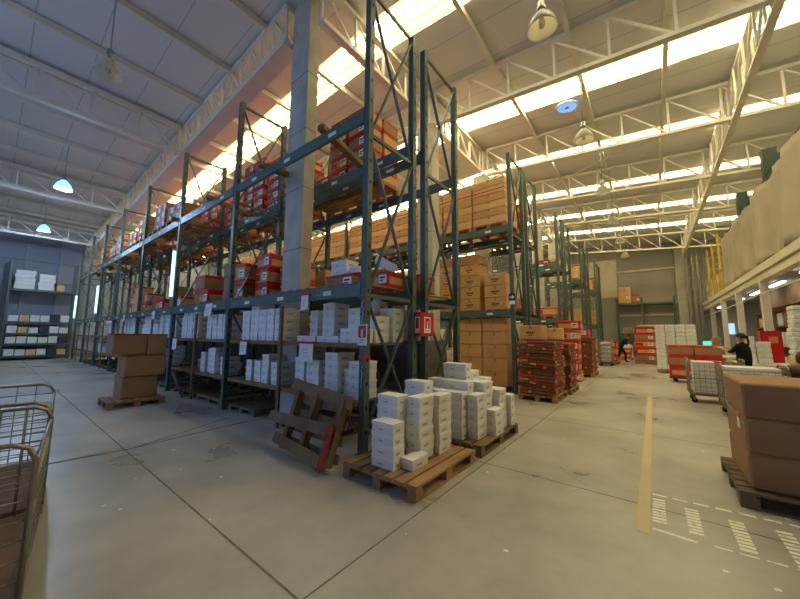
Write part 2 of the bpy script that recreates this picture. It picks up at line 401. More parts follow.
# ------------------------------------------------------------------ pallets
_pal = {}
def pallet(x, y, z, label, rz=0, w=1.0, d=1.2, wood=WOOD, group=None, parts=True, h=.14):
    """boards run along local y; x, y is the centre"""
    key = (w, d, wood.name, h)
    if key not in _pal:
        R = random.Random(len(_pal)); bw = w/7*.82; boards = []
        for k in range(7):
            xx = -w/2 + bw/2 + (w-bw)*k/6; e = R.uniform(-.008, .008)
            boards.append(MB().box(xx-bw/2, -d/2+e, h-.022, xx+bw/2, d/2+e, h).mesh('top_board', wood))
        cr = [MB().box(-w/2, yy-.05, h-.042, w/2, yy+.05, h-.0225).mesh('cross_board', wood) for yy in (-d/2+.05, 0, d/2-.05)]
        bl = [MB().box(xx-.05, yy-.06, .018, xx+.05, yy+.06, h-.0425).mesh('block', wood) for xx in (-w/2+.05, 0, w/2-.05) for yy in (-d/2+.06, 0, d/2-.06)]
        bt = [MB().box(xx-.05, -d/2, 0, xx+.05, d/2, .0175).mesh('bottom_board', wood) for xx in (-w/2+.05, 0, w/2-.05)]
        one = MB()
        for k in range(7):
            xx = -w/2 + bw/2 + (w-bw)*k/6; one.box(xx-bw/2, -d/2, h-.022, xx+bw/2, d/2, h)
        for yy in (-d/2+.05, 0, d/2-.05): one.box(-w/2, yy-.05, h-.042, w/2, yy+.05, h-.0225)
        for xx in (-w/2+.05, 0, w/2-.05):
            one.box(xx-.05, -d/2, 0, xx+.05, d/2, .0175)
            for yy in (-d/2+.06, 0, d/2-.06): one.box(xx-.05, yy-.06, .018, xx+.05, yy+.06, h-.0425)
        _pal[key] = (boards, cr, bl, bt, one.mesh('pallet', wood))
    boards, cr, bl, bt, one = _pal[key]
    if not parts:
        return tag(link('pallet', one, None, (x, y, z), rz), label, 'pallet', group)
    t = thing('pallet', label, 'pallet', (x, y, z), rz, group)
    for m in boards: link('top_board', m, t)
    for m in cr: link('cross_board', m, t)
    for m in bl: link('block', m, t)
    for m in bt: link('bottom_board', m, t)
    return t

# ------------------------------------------------------------------ shoe boxes
_sb = {}
def shoe_mesh(w, d, h):
    key = (round(w,3), round(d,3), round(h,3))
    if key not in _sb:
        e = .004; lh = min(.035, h*.3)
        b = MB().box(-w/2+e, -d/2+e, 0, w/2-e, d/2-e, h-.003)
        s = min(w, d)*.16
        b.quad((-w*.2, -d/2+e-.0006, h*.28), (w*.02, -d/2+e-.0006, h*.28), (w*.02, -d/2+e-.0006, h*.40), (-w*.2, -d/2+e-.0006, h*.40), 1)
        b.quad((w/2-e+.0006, -d*.25, h*.22), (w/2-e+.0006, d*.1, h*.22), (w/2-e+.0006, d*.1, h*.45), (w/2-e+.0006, -d*.25, h*.45), 1)
        l = MB().box(-w/2, -d/2, h-lh, w/2, d/2, h)
        _sb[key] = (b.mesh('shoe_box', [WHITE, PRINT]), l.mesh('lid', WHITE2))
    return _sb[key]
JR = random.Random(11)
NSHOE = 0
def shoe_box(x, y, z, w, d, h, label, group, rz=0, lid=True):
    global NSHOE; NSHOE += 1
    bm_, lm = shoe_mesh(w, d, h)
    o = link('shoe_box', bm_, None, (x, y, z), rz); tag(o, label, 'box', group)
    if lid: link('lid', lm, o)
    return o
def shoe_stack(x, y, z, n, w, d, h, where, group, jit=.008, lid=True, what='white shoe box'):
    for i in range(n):
        shoe_box(x+JR.uniform(-jit, jit), y+JR.uniform(-jit, jit), z+i*(h+.0008)+.0006, w, d, h, '%s, %s the %s' % (what, level(i, n), where), group, JR.uniform(-.03, .03)*(jit > 0), lid)

# near pallet at the rack corner
pallet(-2.24, 3.10, 0, 'worn wooden pallet at the rack corner, half covered with white shoe boxes', .0, .96, 1.22, WOOD, 'wooden pallets on the floor')
G = 'white shoe boxes on the near pallet'
P = .142
for (x, y, n, w, d, h, where) in (
    (-2.27, 2.70, 4, .30, .19, .113, 'frontmost stack on the near pallet'),
    (-2.04, 2.87, 1, .15, .29, .105, 'spot right of the frontmost stack, near pallet'),
    (-2.41, 2.945, 6, .30, .20, .112, 'stack behind the frontmost one, near pallet'),
    (-2.15, 3.12, 6, .18, .28, .110, 'middle stack, narrow on top, near pallet'),
    (-2.575, 3.22, 4, .24, .20, .112, 'low rear stack against the post, near pallet'),
    (-2.36, 3.40, 7, .30, .20, .112, 'tallest rear stack on the near pallet'),
    (-2.09, 3.44, 6, .18, .28, .108, 'rear stack towards the aisle on the near pallet')):
    shoe_stack(x, y, P, n, w, d, h, where, G, .007)
# second pallet, the pyramid
pallet(-2.25, 4.55, 0, 'wooden pallet under the pyramid of white shoe boxes', 0, 1.0, 1.36, OLDWOOD, 'wooden pallets on the floor')
G = 'white shoe boxes in the pyramid'
for (x, y, n, w, d, h, where) in (
    (-2.24, 4.02, 5, .40, .19, .118, 'front stack of the box pyramid'),
    (-2.60, 4.05, 5, .30, .19, .118, 'front outer stack of the pyramid by the post'),
    (-2.27, 4.23, 6, .42, .20, .118, 'wide second-rank stack in the box pyramid'),
    (-2.61, 4.27, 6, .24, .20, .118, 'second-rank stack by the post in the pyramid'),
    (-2.38, 4.45, 8, .38, .20, .116, 'peak stack of the box pyramid'),
    (-1.95, 4.20, 5, .15, .30, .112, 'aisle-side stack beside the pyramid front'),
    (-2.05, 4.54, 6, .26, .28, .114, 'aisle-side stack beside the pyramid peak'),
    (-2.36, 4.70, 7, .34, .24, .116, 'stack behind the pyramid peak'),
    (-1.96, 4.84, 5, .26, .26, .112, 'far aisle-side stack of the pyramid'),
    (-1.82, 4.50, 3, .13, .28, .112, 'low aisle-edge stack of the pyramid'),
    (-2.26, 4.98, 6, .30, .24, .114, 'rearmost inner stack of the pyramid'),
    (-1.90, 5.08, 4, .26, .16, .112, 'last low stack at the pallet end, pyramid')):
    shoe_stack(x, y, P, n, w, d, h, where, G, .006)

# ------------------------------------------------------------------ timber shelving inside the first rack
def timber_shelf(x1, x0, y, label, npost, z1=1.38, z0=.63, hole=None):
    """x1 right end, x0 left end"""
    t = thing('timber_shelf', label, 'shelf', ((x0+x1)/2, y, 0), 0, 'timber shelving inside the first rack')
    hw = (x1-x0)/2-.08
    for z in (z0, z1):
        b = MB()
        for k in range(4):
            if hole and k in (1, 2):
                c = (x0+x1)/2
                b.box(-hw, .02+k*.245, z-.03, hole[0]-c, .02+k*.245+.235, z-.002); b.box(hole[1]-c, .02+k*.245, z-.03, hw, .02+k*.245+.235, z-.002)
            else: b.box(-hw, .02+k*.245, z-.03, hw, .02+k*.245+.235, z-.002)
        obj('shelf_board', b, OLDWOOD, t)
        e = MB().box(-hw, -.01, z-.06, hw, .018, z); obj('shelf_edge', e, PLY, t)
    for k in range(npost):
        xx = -hw + 2*hw*(k+1)/(npost+1) + (.05 if npost == 1 else 0)
        for yy in (-.055, 1.055): obj('timber_post', MB().box(xx-.035, yy, .001, xx+.035, yy+.04, 1.96), OLDWOOD, t)
    return t
bayname = ['corner bay', 'second bay', 'third bay', 'fourth bay', 'fifth bay', 'sixth bay', 'last bay']
for i in range(7):
    timber_shelf(FX[i]-.055, FX[i+1]+.055, 3.03, 'grey timber shelf built into the %s of the shoe box rack' % bayname[i], 1, hole=(-5.68, -5.04) if i == 0 else None)
# corner bay, upper shelf: (x, n, w, h, row)
G = 'white shoe boxes on the rack shelves'
Z1, Z0 = 1.382, .632
idx = 0
def shelf_row(items, z, bay, shelf, y=3.09, what='white shoe box', lid=True):
    for q, (x, n, w, d, h, dy) in enumerate(items):
        shoe_stack(x, y+dy+d/2, z, n, w, d, h, '%s stack from the corner, %s shelf, %s' % (ORD[q+1], shelf, bay), G, .005, lid, what)
up1 = [(-3.30, 3, .26, .33, .13, .36), (-3.60, 4, .28, .33, .13, .36), (-3.33, 2, .36, .3, .10, 0), (-3.80, 1, .5, .3, .09, 0), (-4.22, 5, .30, .33, .125, .36), (-4.32, 1, .46, .3, .09, 0), (-4.60, 4, .22, .33, .13, .36),
       (-5.10, 4, .26, .33, .14, 0), (-5.38, 4, .25, .33, .14, 0), (-5.64, 4, .25, .33, .14, 0), (-5.93, 5, .28, .33, .135, 0), (-6.25, 4, .3, .33, .14, 0), (-6.60, 3, .26, .33, .13, .4)]
shelf_row(up1, Z1, 'corner bay', 'upper')
lo1 = [(-3.20, 4, .22, .33, .125, 0), (-3.43, 3, .2, .33, .125, .1), (-3.68, 5, .28, .33, .12, 0), (-4.12, 4, .3, .33, .12, 0), (-4.45, 4, .24, .33, .125, 0), (-4.66, 5, .16, .33, .13, .3), (-5.15, 3, .24, .33, .125, 0),
       (-5.48, 4, .22, .33, .125, 0), (-5.74, 3, .22, .33, .125, 0), (-6.05, 3, .2, .33, .125, 0)]
shelf_row(lo1, Z0, 'corner bay', 'lower')
# small open stack of thin pieces, second bay
up2 = [(-7.15, 4, .22, .33, .13, 0), (-7.42, 4, .22, .33, .135, 0), (-7.68, 4, .22, .33, .135, 0), (-7.95, 4, .24, .33, .135, 0), (-8.22, 4, .22, .33, .13, .1), (-8.75, 5, .32, .33, .13, 0), (-9.10, 5, .3, .33, .135, 0), (-9.44, 5, .3, .33, .135, 0), (-9.8, 4, .3, .33, .13, .1)]
shelf_row(up2, Z1, 'second bay', 'upper')
lo2 = [(-7.10, 2, .22, .33, .125, 0), (-7.40, 3, .22, .33, .12, .1), (-7.66, 5, .22, .33, .11, 0), (-7.92, 5, .22, .33, .105, .05), (-8.18, 4, .2, .33, .11, 0), (-8.85, 2, .3, .33, .12, .2)]
shelf_row(lo2, Z0, 'second bay', 'lower')
# boxes standing behind these, seen through the end frame
bk = [(-3.25, 4, .28, .26, .13, 0), (-3.57, 5, .28, .26, .13, .02), (-3.9, 3, .28, .26, .13, 0)]
for q, (x, n, w, d, h, dy) in enumerate(bk): shoe_stack(x, 3.92, Z1, n, w, d, h, '%s rear stack by the end frame, corner bay' % ORD[q+1], G, .004)
bk2 = [(-3.23, 4, .3, .33, .13, 0), (-3.55, 5, .3, .33, .13, .02), (-3.95, 4, .3, .33, .13, 0)]
for q, (x, n, w, d, h, dy) in enumerate(bk2): shoe_stack(x, 4.62+dy, 1.402, n, w, d, h, '%s stack by the end frame, back-to-back rack' % ORD[q+1], G, .004)
# third and fourth bays: still single boxes, the rest of the run is one mass
rest = MB(); R3 = random.Random(5)
for b in range(2, 7):
    xa, xb = FX[b]-.2, FX[b+1]+.2
    for (z, sh) in ((Z1, 'upper'), (Z0, 'lower')):
        x = xa; q = 0; items = []
        while x > xb:
            w = R3.uniform(.22, .34); nmax = 5 if z == Z1 else 4
            n_ = R3.choice((nmax, nmax, nmax-1, nmax-2)) if R3.random() > (.06 if z == Z1 else .25) else 0
            mid = (xa+xb)/2
            if abs(x-w/2-mid-.05) < w/2+.05: x -= .1
            if x-w < xb: break
            if n_: items.append((x-w/2, n_, round(w-.012, 2), .33, .13, R3.choice((0, 0, .03, .08))))
            x -= w
        if b == 2: shelf_row(items, z, 'third bay', sh)
        else:
            for (xx, n_, w, d, h, dy) in items:
                for i in range(n_):
                    jx = R3.uniform(-.006, .006)
                    rest.box(xx-w/2+jx, 3.09+dy, z+i*.1308, xx+w/2+jx, 3.09+dy+d, z+i*.1308+.128)
tag(obj('shoe_box_mass', rest, WHITE), 'white shoe boxes packed on the far shelves of the rack', 'boxes', kind='stuff')
# floor-level pallets under the shelves
for i in range(6):
    a, b = FX[i], FX[i+1]
    for k, fx in enumerate((.27, .73)):
        x = a + (b-a)*fx
        if i == 0: x = (-4.3, -6.28)[k]
        pallet(x, 3.58, 0, 'grey pallet on the floor beneath the lower shelf, %s half of the %s' % (('near', 'far')[k], bayname[i]), 0, (1.0 if i == 0 and k else 1.3), .97, OLDWOOD, 'floor pallets below the shoe boxes', parts=i < 2, h=.12)
# loose grey boards slanting under the shelves
for (p, q, w) in (((-3.25, 4.235, .06), (-4.2, 4.235, 1.25), 'slanting behind the end frame between the two racks'), ((-3.2, 5.66, .06), (-3.9, 5.66, 1.3), 'slanting behind the back-to-back rack end'), ((-8.75, 2.93, .03), (-9.6, 2.95, .55), 'propped low across the front of the second bay')):
    m = Vector(p); d = Vector(q)-m
    o = obj('loose_board', MB().bar((0,0,0), d, .03, .11), OLDWOOD, None, m); tag(o, 'loose grey board ' + w, 'board', 'loose boards in the racks')

# film-wrapped loads added on the rear rack floor to block light behind the shelves
DARKFILM = mat('dark_film_wrap', (104, 98, 92), .35, 0, .3, 5, .4, 12)
wm = {}
for i in range(6):
    a, b = FX[i]-.12, FX[i+1]+.12; n_ = 3 if i == 0 else 2; wd = (a-b)/n_
    for k in range(n_):
        hh = (1.39, 1.72, 1.6)[(k+i) % 3] if not (i == 0 and k == 0) else 1.39; ww = round(wd-.07, 2)
        key = (ww, hh)
        if key not in wm:
            q = bmesh.new(); bmesh.ops.create_cube(q, size=1)
            for v in q.verts: v.co = Vector((v.co.x*ww, v.co.y*.98, (v.co.z+.5)*hh))
            bmesh.ops.bevel(q, geom=list(q.edges), offset=.05, segments=2, affect='EDGES'); q.verts.index_update()
            wm[key] = MB().add([v.co.copy() for v in q.verts], [[v.index for v in f.verts] for f in q.faces]).mesh('wrapped_load', DARKFILM); q.free()
        x = a-wd*(k+.5)
        pallet(x, 4.97, .001, 'pallet under the %s film-wrapped load of the rear rack, %s' % (ORD[k+1], bayname[i]), 0, ww, 1.0, OLDWOOD, 'floor pallets of the rear rack', parts=False, h=.10)
        o = link('wrapped_load', wm[key], None, (x, 4.97, .103)); o.scale = (1, 1, (1.295 if i == 0 and k == 0 else hh-.1)/hh); tag(o, 'dark film-wrapped load on the floor of the rear rack, %s in the %s' % (ORD[k+1], bayname[i]), 'load', 'wrapped loads in the rear rack')

# ------------------------------------------------------------------ cartons
_ct = {}
def carton_mesh(w, d, h, style):
    key = (round(w,3), round(d,3), round(h,3), style)
    if key in _ct: return _ct[key]
    mats = {'kraft': [KRAFT, TAPE], 'pale': [KRAFT2, TAPE], 'brown': [KRAFTD, TAPE], 'red': [KRAFT, RED], 'redfull': [RED, KRAFT], 'white': [WHITE, PRINT], 'redtop': [KRAFTD, RED], 'redstripe': [KRAFT2, REDTAPE], 'redrim': [KRAFTD, mat('dull_red_edge', (150, 48, 46), .6)], 'crate': [CRATE, PRINT]}[style]
    x, y = w/2, d/2; b = MB(); e = .0012
    def ring(z0, z1, m=1):
        b.quad((-x,-y-e,z0),(x,-y-e,z0),(x,-y-e,z1),(-x,-y-e,z1),m); b.quad((x+e,-y,z0),(x+e,y,z0),(x+e,y,z1),(x+e,-y,z1),m)
        b.quad((x,y+e,z0),(-x,y+e,z0),(-x,y+e,z1),(x,y+e,z1),m); b.quad((-x-e,y,z0),(-x-e,-y,z0),(-x-e,-y,z1),(-x-e,y,z1),m)
    q = bmesh.new(); bmesh.ops.create_cube(q, size=1)
    for v in q.verts: v.co = Vector((v.co.x*w, v.co.y*d, (v.co.z+.5)*h))
    bmesh.ops.bevel(q, geom=list(q.edges), offset=.016 if style in ('kraft', 'pale', 'brown', 'redstripe', 'white') else .011, segments=1, affect='EDGES'); q.verts.index_update()
    b.add([v.co.copy() for v in q.verts], [[v.index for v in f.verts] for f in q.faces]); q.free()
    if style in ('red', 'redtop'):
        ring(h*.80, h-.011); ring(.011, h*.16)
        b.quad((-x+.012, -y+.012, h+.0006), (x-.012, -y+.012, h+.0006), (x-.012, y-.012, h+.0006), (-x+.012, y-.012, h+.0006), 1)
        if style == 'red': b.quad((-x*.95, -y-e, h*.25), (-x*.2, -y-e, h*.25), (-x*.2, -y-e, h*.7), (-x*.95, -y-e, h*.7), 1)
    elif style == 'redfull':
        b.quad((-x*.8,-y-e,h*.22),(x*.85,-y-e,h*.22),(x*.85,-y-e,h*.66),(-x*.8,-y-e,h*.66),1); b.quad((x+e,-y*.8,h*.22),(x+e,y*.8,h*.22),(x+e,y*.8,h*.66),(x+e,-y*.8,h*.66),1)
    elif style == 'redrim':
        ring(h*.93, h-.004); b.quad((-x+.012, -y+.012, h+.0006), (x-.012, -y+.012, h+.0006), (x-.012, y-.012, h+.0006), (-x+.012, y-.012, h+.0006), 1)
    elif style == 'redstripe': ring(h*.40, h*.56)
    elif style in ('kraft', 'pale', 'brown'):
        b.quad((-.03,-y,h+.0008),(.03,-y,h+.0008),(.03,y,h+.0008),(-.03,y,h+.0008),1)
        b.quad((-.03,-y-e,h*.72),(.03,-y-e,h*.72),(.03,-y-e,h-.011),(-.03,-y-e,h-.011),1)
    elif style == 'white':
        b.quad((-x*.5,-y-e,h*.3),(x*.3,-y-e,h*.3),(x*.3,-y-e,h*.38),(-x*.5,-y-e,h*.38),1)
    lb = MB()
    lw_, lh_ = min(.2, w*.32), min(.16, h*.5)
    lb.box(x*.25, -y-.004, h*.28, x*.25+lw_, -y-.0015, h*.28+lh_)
    lb.box(x*.25+lw_*.15, -y-.0045, h*.28+lh_*.55, x*.25+lw_*.8, -y-.0042, h*.28+lh_*.75, 1)
    lb.box(x*.25+lw_*.15, -y-.0045, h*.28+lh_*.25, x*.25+lw_*.6, -y-.0042, h*.28+lh_*.4, 1)
    tx = MB()
    for k in range(5): tx.box(-x*.34+k*x*.15, -y-.002, h*.42, -x*.34+k*x*.15+x*.1, -y-.0012, h*.42+min(.05, h*.16))
    tx.box(-x*.2, -y-.002, h*.28, x*.2, -y-.0012, h*.28+min(.02, h*.06))
    _ct[key] = (b.mesh('carton', mats), lb.mesh('label_sticker', [PAPER, INK]), tx.mesh('printed_mark', INK)); return _ct[key]
STYLENAME = {'red': 'printed_carton', 'redfull': 'printed_carton', 'redtop': 'printed_carton', 'redrim': 'printed_carton', 'white': 'white_box', 'crate': 'storage_crate', 'pale': 'flat_carton', 'redstripe': 'flat_carton'}
def carton(x, y, z, w, d, h, style, label, group=None, rz=0, sticker=False, mark=False, name=None, cat='carton'):
    name = name or STYLENAME.get(style, 'carton')
    me, lb, tx = carton_mesh(w, d, h, style)
    o = link(name, me, None, (x, y, z), rz); tag(o, label, cat, group)
    if sticker: link('label_sticker', lb, o)
    if mark: link('printed_mark', tx, o)
    return o
CR = random.Random(21)
kindname = {'kraft': 'brown carton', 'pale': 'pale carton', 'brown': 'dull carton', 'red': 'red-printed carton', 'redfull': 'red carton', 'white': 'white carton', 'redtop': 'red-edged carton', 'redstripe': 'red-taped carton', 'crate': 'dark crate'}
def cstack(x, y, z, n, w, d, h, style, where, group, jit=.01, sticker=False, mark=False, styles=None):
    for i in range(n):
        st = styles[i] if styles else style
        carton(x+CR.uniform(-jit, jit), y+CR.uniform(-jit, jit), z+i*(h+.005)+.001, w, d, h, st, '%s, %s the %s' % (kindname[st], level(i, n), where), group, CR.uniform(-.03, .03)*(jit > 0), sticker, mark)

# second level of the first rack (beams at 2.19)
L2, L3 = 2.192, 4.662
G = 'cartons above the shoe boxes'
def deck(x0, x1, y, z, label, d=1.0):
    t = thing('slatted_deck', label, 'deck', ((x0+x1)/2, y, z), 0, 'slatted decks on the rack beams')
    hw = (x1-x0)/2; n = max(4, int((x1-x0)/.24))
    m = MB().box(-.05, -d/2-.08, 0, .05, d/2+.08, .018).mesh('deck_slat', WOOD)
    for k in range(n): link('deck_slat', m, t, (-hw+.06+(2*hw-.12)*k/(n-1), 0, .001))
    return t
for i in range(4):
    deck(FX[i+1]+.1, FX[i]-.1, 3.55, L2, 'wooden slats across the lower beams of the first rack, %s' % bayname[i])
    deck(FX[i+1]+.1, FX[i]-.1, 4.97, L2, 'wooden slats across the lower beams of the second rack, %s' % bayname[i], 1.06)
D2 = L2+.021
cstack(-4.05, 3.75, D2, 1, .7, .45, .28, 'redtop', 'spot under the two white boxes, corner bay', G, 0, True)
shoe_stack(-4.12, 3.70, D2+.285, 2, .38, .28, .12, 'pair on a red-edged carton above the corner shelf', 'white boxes above the shelf', .01)
shoe_stack(-3.76, 3.72, D2+.285, 1, .22, .28, .10, 'end of a red-edged carton above the corner shelf', 'white boxes above the shelf', .01)
cstack(-3.35, 3.85, D2, 1, .5, .4, .26, 'redfull', 'corner bay beside the end frame above the shelf', G, 0, True)
cstack(-5.86, 3.95, D2, 2, .56, .5, .36, 'red', 'stack by the concrete column above the shelf', G, .01, True)
cstack(-6.47, 3.7, D2, 3, .5, .45, .32, 'red', 'stack beside the second post above the shelf', G, .01, True, styles=['redfull', 'red', 'redfull'])
cstack(-7.3, 3.6, D2, 2, .66, .5, .42, 'red', 'first stack past the second post, above shelf', G, .01, True, styles=['redtop', 'red'])
cstack(-8.05, 3.75, D2, 3, .6, .5, .33, 'brown', 'brown stack in the second bay above the shelf', G, .01)
cstack(-8.95, 3.5, D2, 1, .55, .45, .40, 'redfull', 'second bay in front of the brown stack', G, 0, True)
cstack(-9.6, 3.65, D2, 2, .6, .5, .42, 'redtop', 'stack before the third post above the shelf', G, .01)
x = -10.6; q = 0
while x > -16.5:
    w = CR.uniform(.5, .75)
    if min(abs(x-w/2-f) for f in FX) > w/2+.06:
        q += 1; nn = CR.choice((1, 2, 2, 3)); st = CR.choice(('red', 'redtop', 'brown', 'redfull', 'kraft'))
        cstack(x-w/2, CR.uniform(3.5, 3.65), (D2 if x > -13.4 else D2), nn, math.floor((w-.04)*10)/10, .5, .36, st, '%s stack, far run above the shelf' % ORD[q], G, .01, CR.random() > .4)
    x -= w
# rear rack, second level
G = 'cartons on the back-to-back rack'
cstack(-4.15, 4.75, D2, 1, .62, .5, .42, 'redfull', 'back-to-back rack with a white badge by the corner frame', G, 0, True)
cstack(-3.45, 4.85, D2, 1, .55, .5, .36, 'redtop', 'back-to-back rack end, beside the corner frame', G, 0)
o = obj('angled_board', MB().bar((0,0,0), (.42,.0,-.26), .02, .14), WHITE, None, (-3.62, 3.95, D2+.58)); tag(o, 'white offcut board leaning inside the corner bay above the shelf', 'board')
x = -5.1; q = 0
while x > -16:
    w = CR.uniform(.6, .8)
    if min(abs(x-w/2-f) for f in FX) > w/2+.06 and CR.random() > .25:
        q += 1; cstack(x-w/2, 4.95, D2, CR.choice((1, 1, 2)), math.floor((w-.04)*10)/10, .6, .38, CR.choice(('redtop', 'brown', 'red', 'kraft')), '%s stack, rear rack lower beams' % ORD[q], G, .01)
    x -= w
# rear rack, top level: red printed cartons on pallets
G = 'red printed cartons on the top beams'
tops = [(-4.98, 5, 'beside the corner frame', True), (-6.16, 1, 'behind the concrete column', False), (-7.65, 5, 'past the second post', True), (-9.05, 6, 'before the third post', True), (-10.9, 3, 'after the third post', False), (-12.2, 5, 'mid third bay', True), (-14.3, 4, 'start of the fourth bay', True), (-15.8, 5, 'end of the fourth bay', True), (-17.6, 4, 'start of the fifth bay', True), (-19.0, 3, 'end of the fifth bay', True)]
for q, (x, n_, w, big) in enumerate(tops):
    pallet(x, 4.97, L3, 'pallet on the top beams under the red cartons ' + w, PI/2, 1.14, 1.17, WOOD, 'pallets on the top beams', parts=q < 4)
    for a in (-1, 1):
        for b in (-1, 1):
            if a == 1 and b == 1 and n_ == 1: continue
            sty = [CR.choice(('red', 'red', 'redfull', 'redtop')) for _ in range(n_)]
            cstack(x+a*.29, 4.97+b*.27, L3+.142, n_, .55, .5, .29, 'red', '%s %s column, top pallet %s' % (('far', 'near')[a > 0], ('front', 'rear')[b > 0], w), G, .012, True, False, sty)
# first rack, top level, further bays
G = 'cartons on the top beams of the front rack'
for q, (x, n_, w) in enumerate(((-11.3, 2, 'after the third post'), (-12.6, 3, 'mid third bay'), (-14.6, 3, 'after the fourth post'), (-15.9, 2, 'before the fifth post'), (-17.9, 3, 'after the fifth post'), (-19.2, 2, 'before the sixth post'), (-21.2, 3, 'after the sixth post'), (-24.2, 2, 'near the end wall'))):
    pallet(x, 3.55, L3, 'pallet on the front top beams ' + w, PI/2, 1.1, 1.1, WOOD, 'pallets on the top beams', parts=False)
    for a in (-1, 1):
        cstack(x+a*.28, 3.45, L3+.142, n_, .52, .6, .30, CR.choice(('red', 'redtop', 'brown')), '%s column, front top pallet %s' % (('far', 'near')[a > 0], w), G, .012, True)

# ------------------------------------------------------------------ third row: the big brown carton loads
Y3 = ROWY[2]; L3b = 4.532
G = 'brown cartons on the third rack row'
R3X = [-2.9-3.3*i for i in range(8)]
for i in range(5):
    a = R3X[i]-.12
    # top level: wide flat cartons in three columns, bound with red tape
    for c in range(3):
        w = 1.0; xc = a-.5-c*1.02
        pallet(xc, Y3+.52, L3b, 'pallet on the top beams of the third row, %s column of the %s bay' % (ORD[c+1], ORD[i+1]), 0, .98, 1.04, WOOD, 'pallets on the top beams', parts=False)
        n_ = 6 if i == 0 else 5
        st = ['pale', 'kraft', 'pale', 'kraft', 'redstripe', 'pale'][:n_]
        cstack(xc, Y3+.50, L3b+.142, n_, .98, .94, .218, 'pale', '%s wide column in top %s bay, third row' % (ORD[c+1], ORD[i+1]), G, .004, False, False, st)
        if i > 2: continue
    # second level: narrower stacks with film-wrapped tops
    deck(R3X[i+1]+.1, R3X[i]-.1, Y3+.52, L2, 'wooden slats across the lower beams of the third row, %s bay' % ORD[i+1])
    for c in range(4):
        w = .62; xc = a-.42-c*.78
        n_ = (4, 4, 4, 3)[c] if i == 0 else CR.choice((3, 4, 4))
        if i == 0 and c == 0: n_ = 3
        cstack(xc, Y3+.45, D2, n_, w, .6, .345, 'kraft', '%s narrow stack, %s bay, third row' % (ORD[c+1], ORD[i+1]), G, .01, False, i == 0)
        if i == 0 and c in (1, 2):
            m = MB(); hw = w/2+.012
            prof = [(-hw, 0), (-hw, .2), (-hw+.05, .27), (hw-.05, .27), (hw, .2), (hw, 0)]
            m.add([(px_, -.312, pz_) for px_, pz_ in prof]+[(px_, .312, pz_) for px_, pz_ in prof], [(0,1,2,3,4,5)[::-1], (6,7,8,9,10,11), (0,1,7,6), (1,2,8,7), (2,3,9,8), (3,4,10,9), (4,5,11,10)])
            tag(obj('film_wrapped_bundle', m, mat('film_over_card', (178, 136, 92), .22, 0, .15, 8, .4, 16), None, (xc, Y3+.45, D2+n_*.3478+.002)), 'brown film-wrapped bundle on the %s narrow stack of the third row' % ORD[c+1], 'bundle', 'wrapped bundles on the third row')
# ground level of the third row: neat brown cartons behind the pyramid
pallet(-3.82, Y3+.45, 0, 'pallet on the floor under the neat brown cartons, third row', 0, 1.3, 1.0, WOOD, 'wooden pallets on the floor')
for c in range(2):
    cstack(-3.46-c*.72, Y3+.36, .142, 5, .69, .6, .362, 'kraft', '%s neat stack at the third row end' % ('aisle-side', 'inner')[c], 'neat brown cartons behind the pyramid', .004)
sh_ = [(-3.45, 3), (-4.9, 5), (-5.4, 6)]
for q, (x, n_) in enumerate(sh_): cstack(x-.02*q, Y3+.835 if q == 0 else Y3+.5, .144 if q == 0 else .002, n_, .4, .3, .2, 'white', '%s white stack behind the neat brown cartons' % ORD[q+1], 'white cartons on the floor, third row', .01)

# ------------------------------------------------------------------ further rows: mixed loads near the aisle
q = 0
for r in range(3, 10):
    y = ROWY[r]; dep = 1.1 if r % 2 else 1.04
    for lv, (z, nm) in enumerate(((.002, 'floor'), (2.192, 'middle'), (4.532, 'top'))):
        x = -3.05; k = 0
        while x > (-8 if r < 5 else -6.1):
            w = CR.choice((.5, .6, .7, .9)); k += 1
            xs_ok = min(abs(x-w/2-(-2.9-3.3*i)) for i in range(4)) > w/2+.07 and abs(x-w/2+4.77) > w/2+.28
            if xs_ok and CR.random() > (.25 if lv < 2 else .45):
                if lv == 1 and z: pass
                st = CR.choice(('kraft', 'red', 'redtop', 'pale', 'white', 'kraft', 'redfull'))
                n_ = CR.choice((1, 2, 3)) if lv else CR.choice((2, 3, 4))
                yy = y+dep/2
                if lv:
                    pallet(x-w/2, yy, z, '%s pallet from the aisle on the %s beams of the %s row' % (ORD[k], nm, row_words[r]), 0, round(w-.02, 2), 1.0 if r % 2 == 0 else 1.16, WOOD, 'pallets on the further rows', parts=False)
                cstack(x-w/2, yy, z+(.142 if lv else 0), n_, w-.06, .7, .34, st, '%s stack from the aisle, %s level, %s row' % (ORD[k], nm, row_words[r]), 'cartons on the further rows', .012, CR.random() > .5)
            x -= w

# ------------------------------------------------------------------ signs, tags and tape on the racks
def ext_picto(m, cx, y, z, s, mi):
    for pts in ([(-.3,-1),(.3,-1),(.3,.35),(-.3,.35)], [(-.12,.38),(.12,.38),(.12,.62),(-.12,.62)], [(-.12,.62),(.55,.80),(.55,.68),(.12,.5)], [(-.42,.2),(-.30,.62),(-.12,.62),(-.12,.54),(-.24,.5),(-.34,.2)]):
        m.poly([(cx+a*s, y, z+b*s) for a, b in pts], mi)
t = thing('extinguisher_sign', 'small red and white fire extinguisher sign on the corner post', 'sign', (-2.96, 2.984, 1.36))
obj('plate', MB().box(-.085, -.006, 0, .085, 0, .27), PAPER, t)
m = MB().quad((-.07, -.007, .10), (.07, -.007, .10), (.07, -.007, .255), (-.07, -.007, .255), 0); ext_picto(m, 0, -.0075, .17, .055, 1)
m.quad((-.05, -.007, .06), (.05, -.007, .06), (.05, -.007, .075), (-.05, -.007, .075), 2); m.quad((-.05, -.007, .03), (.03, -.007, .03), (.03, -.007, .045), (-.05, -.007, .045), 2)
obj('pictogram', m, [REDPAINT, PAPER, PRINT], t)
